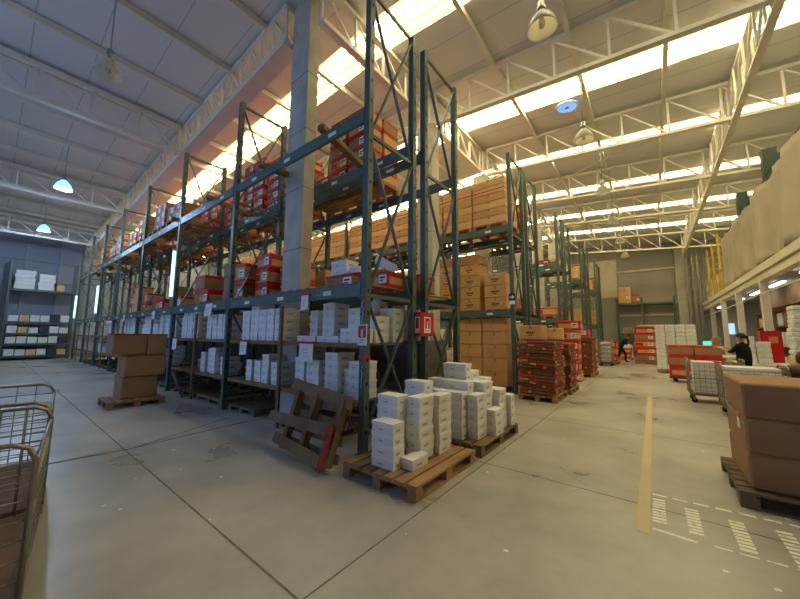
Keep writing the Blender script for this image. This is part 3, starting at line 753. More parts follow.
t = thing('extinguisher_box_sign', 'boxed red fire extinguisher sign hung between the two end frames', 'sign', (-2.848, 4.25, 1.48))
obj('case', MB().box(-.058, -.19, 0, .06, .19, .37), REDPAINT, t)
m = MB(); mtx = Matrix.Rotation(PI/2, 4, 'Z'); tmp = MB()
tmp.quad((-.09, -.0615, .05), (.09, -.0615, .05), (.09, -.0615, .30), (-.09, -.0615, .30), 1); tmp.quad((-.065, -.062, .12), (.065, -.062, .12), (.065, -.062, .28), (-.065, -.062, .28), 0); ext_picto(tmp, 0, -.0625, .19, .06, 1)
tmp.quad((-.07, -.062, .075), (.07, -.062, .075), (.07, -.062, .095), (-.07, -.062, .095), 2)
m.v = [tuple(mtx @ Vector(v)) for v in tmp.v]; m.f = tmp.f; m.m = tmp.m; m.sm = tmp.sm
obj('aisle_face', m, [REDPAINT, PAPER, PRINT], t)
obj('front_face', MB().quad((-.045, -.1915, .05), (.045, -.1915, .05), (.045, -.1915, .30), (-.045, -.1915, .30)).quad((-.03, -.192, .12), (.03, -.192, .12), (.03, -.192, .28), (-.03, -.192, .28), 1), [PAPER, REDPAINT], t)
t = thing('arrow_sign', 'small blue sign with white arrow on the third row end post', 'sign', (-2.9, Y3-.047, 2.32))
obj('plate', MB().box(-.085, -.005, 0, .085, 0, .29).quad((-.08, -.0058, .005), (.08, -.0058, .005), (.08, -.0058, .10), (-.08, -.0058, .10), 1), [BLUE, PAPER], t)
obj('arrow', MB().poly([(-.06, -.0056, .185), (.01, -.0056, .185), (.01, -.0056, .15), (.07, -.0056, .2), (.01, -.0056, .25), (.01, -.0056, .215), (-.06, -.0056, .215)]), PAPER, t)
# hand-painted white scrawl on post and beam
def scrawl(label, org, ax, up, length, hgt, seed, n=18, thick=.008):
    R = random.Random(seed); m = MB(); org = Vector(org); ax = Vector(ax); up = Vector(up); nrm = Vector((0, -1, 0))
    last = None
    for k in range(n):
        p = org + ax*(length*k/n) + up*(hgt*(R.uniform(.1, .9)))
        if last is not None and R.random() > .12: m.bar(last, p, thick, .002)
        last = p
    return tag(obj('painted_scrawl', m, PAPER), label, 'marking')
scrawl('white hand-painted scrawl running down the corner post', (-2.96-.03, 2.983, 2.02), (0, 0, -1), (1, 0, 0), .40, .06, 4)
scrawl('lower white scrawl on the corner post beneath the red tape', (-2.96-.03, 2.983, 1.10), (0, 0, -1), (1, 0, 0), .30, .05, 6, 12)
scrawl('white hand-painted scrawl on the lower beam beside the corner post', (-4.1, 2.983, 2.03), (1, 0, 0), (0, 0, 1), .48, .11, 9, 16, .012)
scrawl('small white scrawl on the lower beam by the second post', (-6.6, 2.983, 2.05), (1, 0, 0), (0, 0, 1), .3, .08, 12, 10)
o = obj('red_tape_ring', MB().box(-.056, -.051, 0, .056, .051, .045), REDTAPE, None, (-2.96, 3.03, 1.19)); tag(o, 'red tape wound around the corner post below the sign', 'tape')
for q, (x, z0, z1, w, red, lab) in enumerate(((-4.2, 1.86, 2.10, .18, True, 'hanging from the lower beam, red clip, corner bay'), (-4.15, 1.08, 1.36, .34, True, 'square, hanging from the shelf edge beside the timber post, corner bay'), (-6.1, 1.10, 1.36, .26, True, 'hanging from the shelf edge by the second post'), (-7.72, 1.88, 2.16, .36, False, 'slanting from the lower beam in the second bay'), (-9.75, 1.08, 1.36, .3, False, 'hanging from the shelf edge by the third post'), (-10.6, 1.1, 1.36, .26, False, 'hanging from the shelf edge just past the third post'), (-11.6, 1.9, 2.15, .2, False, 'hanging from the lower beam in the third bay'), (-13.2, 1.12, 1.36, .2, False, 'hanging from the shelf edge by the fourth post'), (-15.0, 1.9, 2.15, .2, False, 'hanging from the lower beam in the fourth bay'))):
    t = thing('paper_tag', 'white paper tag ' + lab, 'tag', (x, 2.968 if z1 > 1.5 else 2.988, z0), 0, 'paper tags on the shoe box rack')
    m = MB(); sk = .06 if 'slant' in lab else 0
    m.add([(-w/2-sk, -.006, 0), (w/2-sk, -.006, .02), (w/2, 0, z1-z0), (-w/2, 0, z1-z0), (-w/2-sk, -.008, 0), (w/2-sk, -.008, .02), (w/2, -.002, z1-z0), (-w/2, -.002, z1-z0)], [(0,1,2,3),(7,6,5,4),(0,4,5,1),(1,5,6,2),(2,6,7,3),(3,7,4,0)])
    obj('sheet', m, PAPER, t)
    ls = MB()
    for k in range(3): ls.quad((-w*.3-sk*.5, -.0088, (z1-z0)*(.3+.18*k)), (w*.2-sk*.5, -.0088, (z1-z0)*(.3+.18*k)), (w*.2-sk*.5, -.0088, (z1-z0)*(.34+.18*k)), (-w*.3-sk*.5, -.0088, (z1-z0)*(.34+.18*k)))
    obj('written_line', ls, PRINT, t)
    if red: obj('red_clip', MB().box(-w/2-.04, -.012, z1-z0-.005, w/2+.04, .004, z1-z0+.03), REDTAPE, t)

# ------------------------------------------------------------------ broken pallet leaning on the corner bay
t = thing('broken_pallet', 'broken grey pallet leaning on the corner bay, its foot on the floor', 'pallet', (-3.37, 2.46, .045))
t.rotation_euler = (math.radians(-19), 0, math.radians(-3))
for k, z in enumerate((.05, .23, .40, .57)): obj('slat', MB().box(-.58, 0, z, .58, .022, z+.10), OLDWOOD, t)
for x in (-.42, -.02, .5): obj('stringer', MB().box(x-.035, -.09, 0, x+.035, -.002, .72), OLDWOOD, t)
obj('top_rail', MB().bar((-.64, -.05, .80), (.62, -.05, .70), .05, .14), OLDWOOD, t)
obj('foot_board', MB().bar((-.60, -.11, .10), (.56, -.115, .03), .03, .12), OLDWOOD, t)
o = obj('snapped_board', MB().bar((-.78, -.16, .33), (.50, -.128, .37), .035, .13), OLDWOOD, t)
obj('red_end', MB().box(.47, -.165, -.04, .535, -.13, .40), mat('red_stained_wood', (150, 60, 48), .8, 0, .5, 9), t, None, 0, 'red-stained upright end of the broken pallet')

# ------------------------------------------------------------------ left aisle: brown cartons on a pallet
pallet(-8.86, 2.02, 0, 'wooden pallet under the brown cartons in the grey left aisle', PI/2, .95, .86, WOOD, 'wooden pallets on the floor')
G = 'brown cartons in the left aisle'
carton(-8.93, 2.08, .145, .62, .62, .45, 'brown', 'bottom brown carton of the three-high pile in the left aisle', G, 0)
carton(-8.90, 2.14, .599, .66, .70, .44, 'redrim', 'middle red-rimmed carton of the pile in the left aisle', G, 0)
carton(-8.95, 1.86, 1.044, .62, .56, .44, 'redrim', 'upper red-edged carton of the left aisle pile, cage side', G, 0)
carton(-8.90, 2.32, 1.044, .60, .34, .44, 'redrim', 'upper narrow red-edged carton of the left aisle pile, rack side', G, 0)

PLYD = mat('worn_board', (120, 92, 70), .85, 0, .2, 4)
# roll cages at the lower left ------------------------------------------------
def roll_cage(x, y, rz, L, Wd, H, label, group, base_z=.17, mesh_n=(7, 5), board=PLYD, low=False, goods=None):
    """long side along local x, width along local y"""
    t = thing('roll_cage', label, 'roll cage', (x, y, 0), rz, group)
    obj('base', MB().box(-L/2, -Wd/2, base_z-.03, L/2, Wd/2, base_z), board, t)
    r = .013
    def endpanel(sx):
        m = MB(); c = .09; X = sx*L/2
        m.tube([(X, -Wd/2, base_z-.03), (X, -Wd/2, H-c), (X, -Wd/2+c*.3, H-c*.3), (X, -Wd/2+c, H), (X, Wd/2-c, H), (X, Wd/2-c*.3, H-c*.3), (X, Wd/2, H-c), (X, Wd/2, base_z-.03)], r, 8)
        for k in range(mesh_n[1]): m.tube([(X, -Wd/2+Wd*(k+1)/(mesh_n[1]+1), base_z), (X, -Wd/2+Wd*(k+1)/(mesh_n[1]+1), H-.01)], .0045, 5)
        for k in range(mesh_n[0]): m.tube([(X, -Wd/2, base_z+(H-base_z)*(k+1)/(mesh_n[0]+1)), (X, Wd/2, base_z+(H-base_z)*(k+1)/(mesh_n[0]+1))], .0045, 5)
        obj('end_panel', m, WIRE, t)
    def sidepanel(sy):
        m = MB(); Y = sy*Wd/2
        for z in (base_z+.03, base_z+(H-base_z)*.45, H-.1): m.tube([(-L/2, Y, z), (L/2, Y, z)], .010, 6)
        nv = mesh_n[1]+4
        for k in range(nv): m.tube([(-L/2+L*(k+1)/(nv+1), Y, base_z), (-L/2+L*(k+1)/(nv+1), Y, H-.1)], .0045, 5)
        for k in range(mesh_n[0]): m.tube([(-L/2, Y, base_z+(H-base_z-.1)*(k+1)/(mesh_n[0]+1)), (L/2, Y, base_z+(H-base_z-.1)*(k+1)/(mesh_n[0]+1))], .0045, 5)
        obj('side_panel', m, WIRE, t)
    for s_ in (-1, 1): endpanel(s_)
    for s_ in (-1, 1): sidepanel(s_)
    cm = MB().tube([(0, -.014, .055), (0, .014, .055)], .054, 14).mesh('caster', RUBBER); fk = MB().box(-.02, -.024, .06, .02, -.017, base_z-.03).box(-.02, .017, .06, .02, .024, base_z-.03).mesh('fork', WIRE)
    for sx in (-1, 1):
        for sy in (-1, 1):
            c = link('caster', cm, t, (sx*(L/2-.07), sy*(Wd/2-.06), 0)); link('fork', fk, c)
    return t
G = 'empty roll cages by the left aisle'
roll_cage(-3.20, -.09, -.13, 1.16, .76, .93, 'nearest empty wire roll cage with a brown bottom board', G)
roll_cage(-4.52, .04, -.10, 1.30, .78, .95, 'second empty wire roll cage, behind the nearest one', G)

# ------------------------------------------------------------------ rack on the left end wall
t = thing('wall_rack', 'dim blue-grey pallet rack against the left end wall', 'pallet rack', (-27.3, .4, 0))
for y in (0, 2.5):
    obj('post', MB().box(-.5, y, 0, -.42, y+.1, 5.5).box(.38, y, 0, .46, y+.1, 5.5), GREEN, t)
for z in (.25, .9, 1.45, 2.08, 3.85): obj('shelf_level', MB().box(-.5, .1, z-.1, .46, 2.5, z-.002), BEAM, t)
R5 = random.Random(8); G = 'boxes on the end wall rack'
for li, (z, n_, nm) in enumerate(((.25, 1, 'bottom shelf'), (.9, 1, 'second shelf'), (1.45, 1, 'third shelf'), (2.08, 1, 'fourth shelf'))):
    y = .55
    for k in range(6):
        w = .36; st = R5.choice(('white', 'white', 'white', 'white', 'crate', 'pale', 'white')); h = R5.uniform(.3, .42) if li < 3 else R5.uniform(.2, .45)
        carton(-27.1, y+w/2, z+.001, .6, w-.01, round(h, 2), st, '%s on the %s of the end wall rack, %s from the cages' % (kindname[st], nm, ORD[k+1]), G); y += w+.025
cstack(-27.15, .98, 3.852, 5, .7, .72, .20, 'white', 'first pile, top shelf, end wall rack', G, .02)
cstack(-27.15, 1.78, 3.852, 4, .7, .62, .22, 'white', 'second pile, top shelf, end wall rack', G, .02)
cstack(-27.15, 2.36, 3.852, 1, .6, .3, .35, 'pale', 'end of the top shelf of the end wall rack', G, 0)

# ------------------------------------------------------------------ main aisle: flattened cartons, cages, red boxes
def wavy(w, d, h, seed, droop=.02):
    R = random.Random(3); nx, ny = 12, 12; vs = []; ph = [R.uniform(0, 6.3) for _ in range(6)]; am = [R.uniform(.3, 1) for _ in range(4)]
    def zz(u, v): return h*.28*(am[0]*math.sin(u*5+ph[0]) + am[1]*math.sin(v*4+ph[1])) - droop*(abs(u-.5)*2)**3 - droop*(abs(v-.5)*2)**3
    for top in (0, 1):
        for i in range(nx+1):
            for j_ in range(ny+1):
                u, v = i/nx, j_/ny
                ex = (.012*math.sin(v*9+ph[2]))*(1 if i == nx else -1 if i == 0 else 0); ey = (.012*math.sin(u*9+ph[3]))*(1 if j_ == ny else -1 if j_ == 0 else 0)
                vs.append(((u-.5)*w+ex, (v-.5)*d+ey, zz(u, v) + (h if top else 0)))
    N_ = (nx+1)*(ny+1); I = lambda t_, i, j_: t_*N_+i*(ny+1)+j_
    m = MB(); fs = []; ms = []
    for i in range(nx):
        for j_ in range(ny):
            m.f.append((I(0,i,j_), I(0,i,j_+1), I(0,i+1,j_+1), I(0,i+1,j_))); m.m.append(0)
            m.f.append((I(1,i,j_), I(1,i+1,j_), I(1,i+1,j_+1), I(1,i,j_+1))); m.m.append(0)
    for i in range(nx):
        m.f.append((I(0,i,0), I(0,i+1,0), I(1,i+1,0), I(1,i,0))); m.m.append(1 if (i//3+seed) % 5 < 1 else 2 if (i//4+seed) % 4 == 0 else 0)
        m.f.append((I(0,i+1,ny), I(0,i,ny), I(1,i,ny), I(1,i+1,ny))); m.m.append(0)
    for j_ in range(ny):
        m.f.append((I(0,nx,j_), I(0,nx,j_+1), I(1,nx,j_+1), I(1,nx,j_))); m.m.append(1 if (j_//3+seed) % 3 == 0 else 2 if (j_//2+seed) % 3 == 1 else 0)
        m.f.append((I(0,0,j_+1), I(0,0,j_), I(1,0,j_), I(1,0,j_+1))); m.m.append(0)
    m.v = vs; m.sm = [False]*len(m.f)
    return m
DR = mat('red_brown_card', (172, 62, 50), .8, 0, .25, 7); EDGE = mat('torn_card_edge', (206, 160, 124), .85, 0, .3, 12)
FLAT = [wavy(1, 1, .06, sd).mesh('flattened_carton', [DARKCARD, DR, EDGE]) for sd in range(6)]
def flat_pile(x, y, w, d, ztop, label, group):
    pallet(x, y, 0, 'pallet under the ' + label, 0, w, d, WOOD, 'wooden pallets on the floor')
    z = .192; n_ = int((ztop-z)/.072)
    for i in range(n_):
        o = link('flattened_carton', FLAT[i % 6], None, (x+CR.uniform(-.02, .02), y+CR.uniform(-.02, .02), z+i*.072), CR.uniform(-.03, .03))
        o.scale = (w*.96*CR.uniform(.95, 1.03), d*.97*CR.uniform(.95, 1.03), .9)
        tag(o, 'flattened red-brown carton, %s the %s' % (level(i, n_), label), 'cardboard', group)
    return z+(n_-1)*.072+.062
G = 'flattened cartons in the main aisle'
ZA = flat_pile(-2.20, 8.50, .84, 1.14, 1.44, 'large flattened carton pile at the third row end', G)
flat_pile(-2.16, 9.85, .86, 1.10, 1.36, 'narrower flattened carton pile behind the large one', G)
ZC = flat_pile(-2.20, 14.4, .80, 1.4, 1.52, 'third flattened carton pile beyond the red boxes', G)
carton(-2.33, 8.3, ZA, .54, .5, .34, 'kraft', 'plain brown carton lying on the large flattened carton pile', 'cartons along the main aisle', .02, False, True)
carton(-1.93, 8.78, ZA, .34, .4, .28, 'pale', 'small pale carton behind the brown one on the flattened pile', 'cartons along the main aisle', .1)
G = 'red boxes along the main aisle'
cstack(-2.24, 12.3, .002, 5, .56, .6, .33, 'redfull', 'red box column beyond the flattened carton piles', G, .03, True, False, ['red', 'redfull', 'redfull', 'redfull', 'red'])
carton(-2.26, 12.35, 1.683, .74, .6, .33, 'redfull', 'wide red box with white sticker crowning the red column', G, .03, True)
carton(-1.72, 13.3, 1.56, .6, .5, .34, 'redtop', 'red-edged box on the third flattened carton pile', G, .1, True) if False else None
cstack(-2.25, 13.95, ZC, 1, .7, .5, .28, 'redfull', 'place atop the third flattened pile by the red column', G, 0, True)
roll_cage(-2.0, 19.9, 0, .62, .9, 1.3, 'silver roll cage packed with grey film bags beyond the flattened piles', 'loaded roll cages')
m = MB(); R6 = random.Random(2)
bagm = []
for k in range(6):
    b = MB(); prof = [(.0, 0), (.24, .01), (.29, .08), (.26, .16), (.1, .2), (0, .2)]
    b.lathe(prof, n=12); bagm.append(b.mesh('film_bag', FILM))
for k in range(5):
    o = link('film_bag', bagm[k], None, (-2.0, 19.9, .174+k*.21)); o.scale = (.84, 1.22, 1.04); tag(o, 'grey film bag in the silver roll cage, %s the bag pile' % level(k, 5), 'bag', 'film bags in the silver cage')
pallet(-2.0, 21.5, 0, 'low pallet with red cartons past the silver roll cage', 0, .9, 1.2, WOOD, 'wooden pallets on the floor')
cstack(-2.0, 21.4, .143, 3, .8, .8, .36, 'redfull', 'low red pile past the silver roll cage', G, .02, True, False, ['redfull', 'red', 'redfull'])
pallet(-1.55, 25.6, 0, 'last pallet with low red cartons near the far wall', 0, .9, 1.0, WOOD, 'wooden pallets on the floor')
cstack(-1.55, 25.6, .143, 2, .8, .8, .3, 'redfull', 'last low red pile near the far wall', G, .02)
# red pallet the worker leans on
pallet(-.36, 22.9, 0, 'pallet under the tall red carton load beside the stooping worker', 0, 1.05, 1.0, WOOD, 'wooden pallets on the floor')
cstack(-.36, 22.9, .143, 5, .98, .9, .37, 'redfull', 'tall red load beside the stooping worker', G, .015, True, False, ['redtop', 'redfull', 'red', 'redtop', 'redfull'])
carton(-.3, 22.7, 2.025, .8, .7, .12, 'pale', 'flat pale carton lying on the tall red load', G)
# white carton wall
pallet(.70, 17.85, 0, 'pallet under the white carton wall, main aisle', 0, 1.3, .86, WOOD, 'wooden pallets on the floor')
pallet(.70, 19.0, 0, 'pallet behind the white carton wall, main aisle', 0, 1.3, .86, WOOD, 'wooden pallets on the floor')
for c in range(4):
    cstack(.22+c*.328, 17.72, .143, 11, .312, .5, .1635, 'white', '%s column of the white carton wall' % ORD[c+1], 'white cartons in the carton wall', .005)
# red cartons on a flat cart
t = thing('flat_cart', 'low flat cart under the red cartons in front of the white wall', 'cart', (1.0, 14.6, 0))
obj('platform', MB().box(-.66, -.4, .12, .66, .4, .16), DARKGREEN, t)
cm = MB().tube([(0, -.02, .06), (0, .02, .06)], .058, 12).mesh('wheel', RUBBER)
for sx in (-.5, .5):
    for sy in (-.3, .3): link('wheel', cm, t, (sx, sy, 0))
G = 'red cartons on the flat cart'
cstack(.68, 14.6, .162, 3, .64, .74, .348, 'redtop', 'aisle-side column on the flat cart', G, .006, False, False, ['redfull', 'redtop', 'redtop'])
cstack(1.34, 14.6, .162, 3, .64, .74, .348, 'redtop', 'inner column on the flat cart', G, .006, False, False, ['redtop', 'redfull', 'redtop'])
# caged white boxes in front
roll_cage(1.05, 10.45, 0, .92, .66, 1.0, 'roll cage of white boxes in front of the red cartons', 'loaded roll cages', .2)
for c in range(1):
    for i in range(6):
        carton(.86+c*.40, 10.45, .202+i*.122+.001, .38, .5, .118, 'white', 'white box in the front roll cage, %s its column' % level(i, 6), 'white boxes in the front cage', 0)

# big brown cartons on the right
pallet(1.20, 4.80, 0, 'pallet under the three big brown cartons, by the white floor marks', PI/2, 1.06, 1.36, OLDWOOD, 'wooden pallets on the floor')
G = 'big brown cartons by the white floor marks'
for i in range(3):
    carton(1.26, 4.83, .144+i*.312, 1.30, .94, .31, 'brown', 'big brown carton, %s of three by the white floor marks' % ('bottom', 'middle', 'top')[i], G, 0)
t = thing('shipping_tag', 'small white tag with orange edge on the big cartons', 'tag', (.607, 4.62, .62))
obj('tag_sheet', MB().box(-.004, -.06, 0, 0, .06, .12), PAPER, t); obj('orange_edge', MB().box(-.005, -.075, .10, 0, .075, .15), mat('orange_print', (206, 110, 60), .6), t)

# ------------------------------------------------------------------ under the gallery
# packing tables
def table(x, y, w, d, label, h=.78):
    t = thing('packing_table', label, 'table', (x, y, 0), 0, 'packing tables under the gallery')
    obj('tabletop', MB().box(-w/2, -d/2, h-.05, w/2, d/2, h), CREAM, t)
    lg = MB().box(-.03, -.03, 0, .03, .03, h-.051).mesh('leg', WIRE)
    for sx in (-1, 1):
        for sy in (-1, 1): link('leg', lg, t, (sx*(w/2-.05), sy*(d/2-.05), 0))
    return t
table(2.45, 13.4, 1.2, 1.8, 'pale packing table behind the woman, white boxes on it')
table(1.98, 17.6, 1.2, 1.6, 'packing table with the lit screen, deeper under the gallery')
cstack(2.02, 13.1, .782, 5, .30, .36, .145, 'white', 'first white stack on the table behind the woman', 'white boxes on the table', .008)
cstack(2.33, 13.15, .782, 4, .28, .36, .145, 'white', 'second white stack on the table behind the woman', 'white boxes on the table', .008)
t = thing('red_cabinet', 'red cabinet with an orange notice standing on the packing table', 'cabinet', (2.60, 14.0, .782))
obj('body', MB().box(-.16, -.15, 0, .26, .15, .90), REDPAINT, t); obj('notice', MB().box(0, -.154, .55, .18, -.151, .74), mat('orange_notice', (226, 130, 96), .6), t); obj('door_seam', MB().box(-.13, -.1525, .03, -.12, -.1502, .86), INK, t)
t = thing('computer_screen', 'computer screen glowing green on the deeper packing table', 'screen', (1.72, 16.9, .782), -.25)
obj('stand', MB().box(-.1, -.06, 0, .1, .06, .015).box(-.02, .01, .01, .02, .03, .3), RUBBER, t); obj('bezel', MB().box(-.27, -.02, .22, .27, .02, .58), RUBBER, t); obj('display', MB().quad((-.25, -.021, .24), (.25, -.021, .24), (.25, -.021, .56), (-.25, -.021, .56)), SCREEN, t)
# white carton towers by the gallery edge
pallet(2.95, 11.4, 0, 'pallet under the beige and white towers at the gallery edge', 0, 1.2, 1.0, WOOD, 'wooden pallets on the floor')
G = 'flat boxes in the gallery edge towers'
cstack(2.68, 11.3, .143, 6, .52, .5, .14, 'pale', 'beige base of the tower at the gallery edge', G, .02)
cstack(2.70, 11.3, 1.018, 12, .46, .4, .095, 'white', 'white tower at the gallery edge', G, .035)
cstack(3.28, 11.3, .143, 12, .5, .5, .14, 'white', 'inner tower behind the gallery edge', G, .03)
# caged film goods and dark bags beside the big cartons
roll_cage(1.40, 9.0, 0, .84, .7, .98, 'roll cage with film-wrapped white packs beside the big cartons', 'loaded roll cages', .2)
for i in range(4):
    o = carton(1.40, 9.0, .202+i*.185, .70, .5, .18, 'white', 'film-wrapped white pack, %s the cage beside the big cartons' % level(i, 4), 'white packs in the cage', 0)
t = thing('trolley', 'low steel trolley carrying dark bags behind the big cartons', 'trolley', (2.31, 9.35, 0))
obj('platform', MB().box(-.45, -.35, .70, .45, .35, .75), WIRE, t)
for sx in (-.4, .4):
    for sy in (-.3, .3): obj('leg', MB().box(sx-.02, sy-.02, 0, sx+.02, sy+.02, .699), WIRE, t)
BROWNBAG = mat('dark_brown_bag', (66, 34, 26), .5, 0, .2, 6)
for k, (dx, z, s_) in enumerate(((-.1, .752, 1.0), (.1, 1.004, .82))):
    b = MB(); b.lathe([(0, 0), (.3, 0), (.36, .05), (.36, .16), (.3, .23), (0, .25)], n=14); b.tube([(-.12, -.36, .14), (-.12, -.40, .2), (.12, -.40, .2), (.12, -.36, .14)], .012)
    o = obj('dark_bag', b, BROWNBAG, None, (2.28+dx*.5, 9.3, z)); o.scale = (s_*.95, s_*.8, 1); tag(o, 'dark brown bag on the steel trolley, %s of two' % ('lower', 'upper')[k], 'bag', 'dark bags on the trolley')
# storage racks along the wall under the gallery
SHB = random.Random(4)
for k, y in enumerate((12.6, 15.4, 18.2, 21.0)):
    t = thing('storage_rack', 'brown storage rack under the gallery, %s from the towers' % ORD[k+1], 'rack', (4.25, y, 0), 0, 'brown racks under the gallery')
    for yy in (-1.2, 1.2): obj('side_panel', MB().box(-.4, yy-.03, 0, .4, yy+.03, 2.58), PLY, t)
    for z in (.3, 1.1, 1.9, 2.53): obj('shelf_board', MB().box(-.4, -1.168, z, .4, 1.168, z+.04), PLY, t)
    for z, nm in ((.341, 'bottom'), (1.141, 'middle'), (1.941, 'top')):
        for c in range(3):
            st = SHB.choice(('kraft', 'pale', 'white', 'redtop')); carton(4.15, y-.75+c*.75, z, .5, .6, SHB.choice((.4, .5, .56)), st, '%s on the %s shelf, %s brown rack, %s slot' % (kindname[st], nm, ORD[k+1], ORD[c+1]), 'cartons on the brown racks')
# plywood sheets leaning under the slab and a glowing panel standing in for a blue-lit stack
struct('window_20', MB().box(3.0, 23.9, 1.65, 3.35, 23.95, 2.2), GLOWB)
tag(obj('partition_panel', MB().box(2.95, 24.0, 0, 6.0, 24.1, 3.2), WALLG), 'grey partition panel closing the space under the gallery', 'partition')
# lights under the gallery
for k, (x, y, L) in enumerate(((3.3, 15.9, 1.5), (3.3, 18.6, 1.5), (3.3, 21.6, 1.2), (3.25, 12.6, 1.5), (3.2, 26.5, 1.2))):
    t = thing('batten_light', 'lit fluorescent batten under the gallery, %s along the slab' % ORD[k+1], 'light', (x, y, 3.3), 0, 'batten lights under the gallery')
    obj('housing', MB().box(-.06, -L/2, -.05, .06, L/2, -.001), CREAM, t); obj('diffuser', MB().box(-.05, -L/2+.02, -.085, .05, L/2-.02, -.051), MEZZLAMP, t)
# plywood bulkhead under the slab
struct('wall_bulkhead', MB().box(3.7, 8.0, 2.62, 3.8, 20.5, 3.298), PLY)
# pipes along the gallery edge
tag(obj('cable_pipe', MB().tube([(2.6, 9, 2.75), (2.6, 14, 2.78), (2.6, 20, 2.74), (2.6, 27, 2.78)], .02), STEEL), 'thin pale pipe running along the gallery edge between columns', 'pipe')

# tarpaulin curtain on the gallery
m = MB(); ny, nz = 150, 10; ya, yb = 7.6, 20.6
for i in range(ny+1):
    y = ya + (yb-ya)*i/ny
    for k in range(nz+1):
        v = k/nz
        fold = .09*math.sin(y*2.1+.5*math.sin(y*.9)) + .06*math.sin(y*5.3+v*1.6+math.sin(y*1.7)) + .03*math.sin(y*11.3+v*2)
        sag = -.10*abs(math.sin(y*PI/1.8)) * v
        m.v.append((GX+.02+fold*(1.15-.5*v), y, 3.68 + (2.36+.02*math.sin(y*3))*v + sag))
o_ = len(m.v)
for i in range(ny):
    for k in range(nz):
        m.f.append((i*(nz+1)+k, i*(nz+1)+k+1, (i+1)*(nz+1)+k+1, (i+1)*(nz+1)+k)); m.m.append(0); m.sm.append(True)
t = tag(obj('tarpaulin_curtain', m, TARP), 'long beige tarpaulin hung as a curtain along the gallery edge', 'curtain')
t.modifiers.new('thickness', 'SOLIDIFY').thickness = .006
obj('hem_cord', MB().tube([(GX-.03+.05*math.sin(y*1.3), y, 3.70+.03*math.sin(y*2)) for y in [7.6+.5*q for q in range(27)]], .012), DARKGREEN, t)
obj('top_cord', MB().tube([(GX+.02, y, 6.07-.10*abs(math.sin(y*PI/1.8))) for y in [7.6+.3*q for q in range(44)]], .012), DARKGREEN, t)
# dark frames that carry it
for k, y in enumerate((10.3, 14.2, 18.0)):
    t = thing('steel_portal', 'dark green steel portal behind the tarpaulin, %s along the gallery' % ORD[k+1], 'frame', (GX+.35, y, 3.5), 0, 'dark portals behind the tarpaulin')
    obj('post', MB().box(-.15, -.14, .001, .15, .14, 3.7), DARKGREEN, t); obj('post', MB().box(2.0, -.14, .001, 2.3, .14, 3.55), DARKGREEN, t); obj('crossbar', MB().box(.152, -.1, 3.2, 1.998, .1, 3.5), DARKGREEN, t)
# yellow safety racking at the far end of the gallery
for k, (y, nm) in enumerate(((22.4, 'nearest the tarpaulin'), (24.4, 'in the middle'), (26.4, 'nearest the far wall'))):
    t = thing('yellow_frame', 'tall yellow steel frame on the far gallery, ' + nm, 'frame', (GX+.5, y, 3.5), 0, 'yellow frames on the gallery')
    for xx in (-.4, .5): obj('upright', MB().box(xx-.04, -.04, .001, xx+.04, .04, 3.2), YELLOW, t)
    obj('rung', MB().box(-.36, -.02, .6, .46, .02, .66).box(-.36, -.02, 1.3, .46, .02, 1.36).box(-.36, -.02, 2.0, .46, .02, 2.06).box(-.36, -.02, 2.7, .46, .02, 2.76), YELLOW, t)
t = thing('ladder_cage', 'tall grey lattice frame standing against the far wall by the gallery', 'frame', (2.3, 28.3, 0))
for x in (-.28, 0, .25): obj('upright', MB().box(x-.05, -.05, 0, x+.05, .05, 7.0), WIRE, t)
for z in [2.2+.8*k for k in range(6)]: obj('rung', MB().box(-.23, -.03, z, .20, .03, z+.07), WIRE, t)
t = thing('guard_rail', 'yellow and white guard rail at the far gallery edge', 'railing', (GX+.02, 24.8, 3.662))
for k in range(5): obj('baluster', MB().box(-.02, -4+k*2-.02, 0, .02, -4+k*2+.02, 1.0), CREAM, t)
for z in (.5, 1.0): obj('rail', MB().box(-.02, -4, z, .02, 4, z+.04), YELLOW, t)
# grey rack against the far wall
t = thing('far_rack', 'grey rack against the far wall carrying two brown cartons', 'pallet rack', (-.2, Y1-.75, 0))
for x in (-1.75, -.3, 1.45): obj('post', MB().box(x-.05, -.45, 0, x+.05, -.35, 4.2).box(x-.05, .35, 0, x+.05, .45, 4.2), GREEN, t)
for z in (1.7, 3.85): obj('beam', MB().box(-1.7, -.45, z-.14, 1.4, -.38, z).box(-1.7, .38, z-.14, 1.4, .45, z).box(-1.7, -.37, z-.04, 1.4, .37, z-.001), BEAM, t)
carton(-1.45, Y1-.8, 3.852, .75, .7, 1.15, 'kraft', 'tall brown carton high on the far wall rack', 'cartons on the far wall rack', 0, True)
carton(-.82, Y1-.8, 3.852, .44, .6, .55, 'redtop', 'low brown carton beside the tall one on the far wall rack', 'cartons on the far wall rack', 0, True)
carton(-1.2, Y1-.8, 1.702, .9, .7, .4, 'brown', 'brown carton on the lower level of the far wall rack', 'cartons on the far wall rack', 0, True)
q = 0
for x in (-1.5, -.8, -.1, .6):
    q += 1; cstack(x, Y1-.8, .002, (2, 1, 2, 1)[q-1], .6, .6, .45, ('white', 'crate', 'crate', 'kraft')[q-1], '%s stack on the floor under the far wall rack' % ORD[q], 'cartons under the far wall rack', .01)

